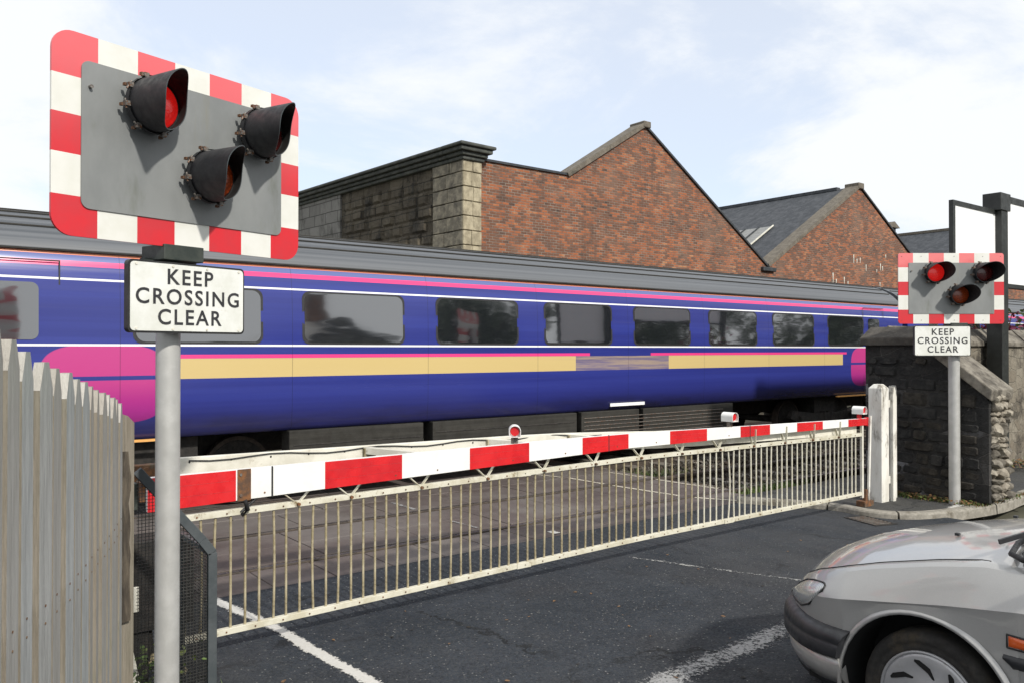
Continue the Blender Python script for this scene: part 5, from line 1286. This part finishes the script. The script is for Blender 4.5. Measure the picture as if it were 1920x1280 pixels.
# ------------------------------------------------------------------ plants, litter, weeds
def leafmat(name, a, b):
    t = NT(name); oi = t.noise(8, 3); t.set(t.mix(oi, a, b), .6); return t.m
M['grass'] = leafmat('grass_green', (.05, .10, .02), (.13, .18, .05)); M['moss'] = leafmat('moss_green', (.045, .075, .015), (.11, .13, .03)); M['dead'] = leafmat('dead_leaf_brown', (.10, .045, .02), (.26, .15, .06)); M['purple'] = leafmat('purple_leaf', (.10, .015, .04), (.22, .03, .08))
def blades(mb, n, fx, h0, h1, mats, wd=.006, lean=.5):
    for k in range(n):
        x_, y_, z_ = fx(); h = random.uniform(h0, h1); a = random.uniform(0, 6.28); l_ = random.uniform(0, lean)*h; w_ = wd*random.uniform(.6, 1.3); b = a+1.57
        dx, dy = math.cos(a)*l_, math.sin(a)*l_; wx, wy = math.cos(b)*w_, math.sin(b)*w_
        mb.add([(x_-wx, y_-wy, z_), (x_+wx, y_+wy, z_), (x_+dx*.4+wx*.7, y_+dy*.4+wy*.7, z_+h*.6), (x_+dx*.4-wx*.7, y_+dy*.4-wy*.7, z_+h*.6), (x_+dx, y_+dy, z_+h)], [(0, 1, 2, 3), (3, 2, 4)], random.choice(mats))
def leaves(mb, n, fx, s0, s1, mats, flat=.4):
    for k in range(n):
        p = Vector(fx()); s = random.uniform(s0, s1); rot = Matrix.Rotation(random.uniform(0, 6.28), 3, 'Z') @ Matrix.Rotation(random.uniform(-flat, flat), 3, 'X') @ Matrix.Rotation(random.uniform(-flat, flat), 3, 'Y')
        mb.add([p + rot @ Vector(v)*s for v in ((-.5, 0, 0), (-.15, .3, .06), (.3, .22, .05), (.6, 0, 0), (.3, -.22, .05), (-.15, -.3, .06))], [(0,1,2,3), (0,3,4,5)], random.choice(mats))
U = random.uniform
mb = MB(); blades(mb, 900, lambda: (U(10.0, 11.6), U(4.05, 4.35) - .0 if U(0, 1) < .0 else U(4.25, 4.5), .1), .02, .06, [M['moss'], M['grass']]) if False else None
mb = MB()
blades(mb, 1500, lambda: (10.27-abs(random.gauss(0, .07)), U(4.25, 5.4), .065), .008, .045, [M['moss'], M['grass'], M['dead']], .006, .9)
blades(mb, 700, lambda: (U(10.2, 12.5), 4.30-abs(random.gauss(0, .05)), .065), .008, .04, [M['moss'], M['grass'], M['dead']], .006, .9)
leaves(mb, 260, lambda: (10.25-abs(random.gauss(0, .12)), U(4.3, 5.4), .1+U(0, .02)), .02, .05, [M['dead'], M['moss'], M['dead']])
o = mb.build('mossy_verge', normals=False); tag(o, 'strip of moss, weeds and dead leaves at the foot of the black stone wall', 'weeds', kind='stuff')
mb = MB(); blades(mb, 1500, lambda: (random.gauss(9.75, .28), random.gauss(6.75, .12), -.12), .05, .20, [M['grass'], M['grass'], M['moss']], .006, .8)
blades(mb, 500, lambda: (random.gauss(9.6, .4), random.gauss(8.9, .2), -.12), .04, .12, [M['grass'], M['moss']], .006, .8)
o = mb.build('trackside_grass', normals=False); tag(o, 'tuft of green grass beside the near rail where the crossing deck ends', 'grass', kind='stuff')
mb = MB(); blades(mb, 420, lambda: (U(1.0, 1.5), U(4.0, 4.5), 0), .03, .16, [M['grass'], M['moss']], .005, .8); leaves(mb, 120, lambda: (U(.95, 1.9), U(3.6, 4.5), .01+U(0, .02)), .02, .06, [M['dead'], M['dead'], M['grass']], .5)
leaves(mb, 260, lambda: (random.gauss(1.12, .1), random.gauss(4.42, .1), U(0, .35)), .02, .045, [M['grass'], M['moss']], 1.2)
o = mb.build('corner_weeds', normals=False); tag(o, 'weeds and fallen leaves round the foot of the near signal pole', 'weeds', kind='stuff')
mb = MB(); leaves(mb, 70, lambda: (U(2.2, 8), U(2.4, 5.2), .006), .012, .035, [M['dead'], M['groove'], M['dead']], .15); leaves(mb, 500, lambda: (U(13.6, 16), U(4.9, 5.45), .1+U(0, .06)), .03, .07, [M['dead'], M['dead'], M['moss']], .6)
o = mb.build('fallen_leaves', normals=False); tag(o, 'brown fallen leaves scattered on the road and under the hoarding', 'leaves', kind='stuff')
# small purple-leaved shrub looking over the boundary wall
sh = thing('purple_shrub', 'purple-leaved shrub showing over the boundary wall right of the hoarding post', 'shrub', (15.6, 6.25, -.12))
def f(mb):
    for k in range(9): a = U(0, 6.28); mb.tube([(0, 0, 0), (math.cos(a)*.12, math.sin(a)*.12, 1.6), (math.cos(a)*.4+.1, math.sin(a)*.35, U(2.1, 2.7))], .01, M['dead'], 5, cap=False)
one('stems', f, sh)
def f(mb): leaves(mb, 900, lambda: (random.gauss(.15, .32), random.gauss(0, .28), min(2.72, random.gauss(2.15, .28))), .05, .11, [M['purple'], M['purple'], M['grass']], 1.2)
one('foliage', f, sh, normals=False)
# wood and house on the near side of the road, behind the camera: the train's windows mirror them
M['leaf_dark'] = leafmat('tree_leaf_dark', (.02, .035, .012), (.05, .075, .025))
def tree(x_, y_, h, r_, seed):
    rnd = random.Random(seed)
    T_ = thing('broad_tree', 'broad leafy tree standing across the road behind the viewer', 'tree', (x_, y_, -.17), group='trees across the road behind the viewer')
    def f(mb):
        mb.tube([(0, 0, 0), (.1, 0, h*.25), (0, .1, h*.5), (.1, 0, h*.8)], .3, M['bark'], 10, rs=[.35, .27, .18, .06])
        for k in range(7): a = rnd.uniform(0, 6.28); z_ = h*rnd.uniform(.25, .6); mb.tube([(0, 0, z_), (math.cos(a)*r_*.4, math.sin(a)*r_*.4, z_+h*.12), (math.cos(a)*r_*.8, math.sin(a)*r_*.8, z_+h*.2)], .1, M['bark'], 6, rs=[.12, .08, .02])
    one('trunk', f, T_)
    cl = [(rnd.gauss(0, r_*.42), rnd.gauss(0, r_*.42), h*rnd.uniform(.22, .92), rnd.uniform(.18, .36)*r_) for _ in range(34)]
    def pt():
        c_ = rnd.choice(cl); v = Vector((rnd.gauss(0, 1), rnd.gauss(0, 1), rnd.gauss(0, 1))).normalized()*c_[3]*rnd.uniform(.5, 1); return (c_[0]+v.x, c_[1]+v.y, max(.4, c_[2]+v.z))
    one('crown', lambda mb: leaves(mb, 3200, pt, .22, .5, [M['leaf_dark']], 1.5), T_, normals=False)
for k, (x_, y_, h, r_) in enumerate(((23, -13, 7.0, 4.0), (30, -10, 9.0, 4.8), (38, -12, 10.0, 5.2), (47, -9, 9.5, 5.2), (57, -11, 11.0, 6), (68, -9, 11, 6), (80, -12, 12, 7))): tree(x_, y_, h, r_, k)

# house across the road behind the viewer, mirrored in the train's windows
hs_ = thing('house', 'small gabled house across the road behind the viewer', 'house', (16.5, -15, 0))
def hp(name, f, parent=hs_): mb = MB(); f(mb); return mb.build(name, parent)
hp('wall', lambda mb: mb.prism([(-3.6, -.17), (3.6, -.17), (3.6, 3.0), (0, 4.9), (-3.6, 3.0)], 'y', -7, 0, M['dressed']))
hr_ = hp('roof', lambda mb: (mb.prism([(-3.9, 2.9), (0, 4.95), (0, 5.1), (-4.0, 3.0)], 'y', -7.2, .25, M['slate']), mb.prism([(3.9, 2.9), (0, 4.95), (0, 5.1), (4.0, 3.0)], 'y', -7.2, .25, M['slate'])))
hp('chimney', lambda mb: (mb.box((-.45, -3, 4.4), (.45, -2.2, 6.3), M['brick']), mb.box((-.55, -3.1, 6.3), (.55, -2.1, 6.45), M['coping'])), hr_)
for wx in (-2.4, 1.2):
    wf_ = hp('window', lambda mb: mb.box((wx, -.02, 1.0), (wx+1.2, .05, 2.2), M['hoard'])); hp('pane', lambda mb: mb.box((wx+.08, .051, 1.08), (wx+1.12, .06, 2.12), M['glass']), wf_)
hp('door', lambda mb: mb.box((-.5, -.02, 0), (.4, .05, 2.0), M['dark_green']))
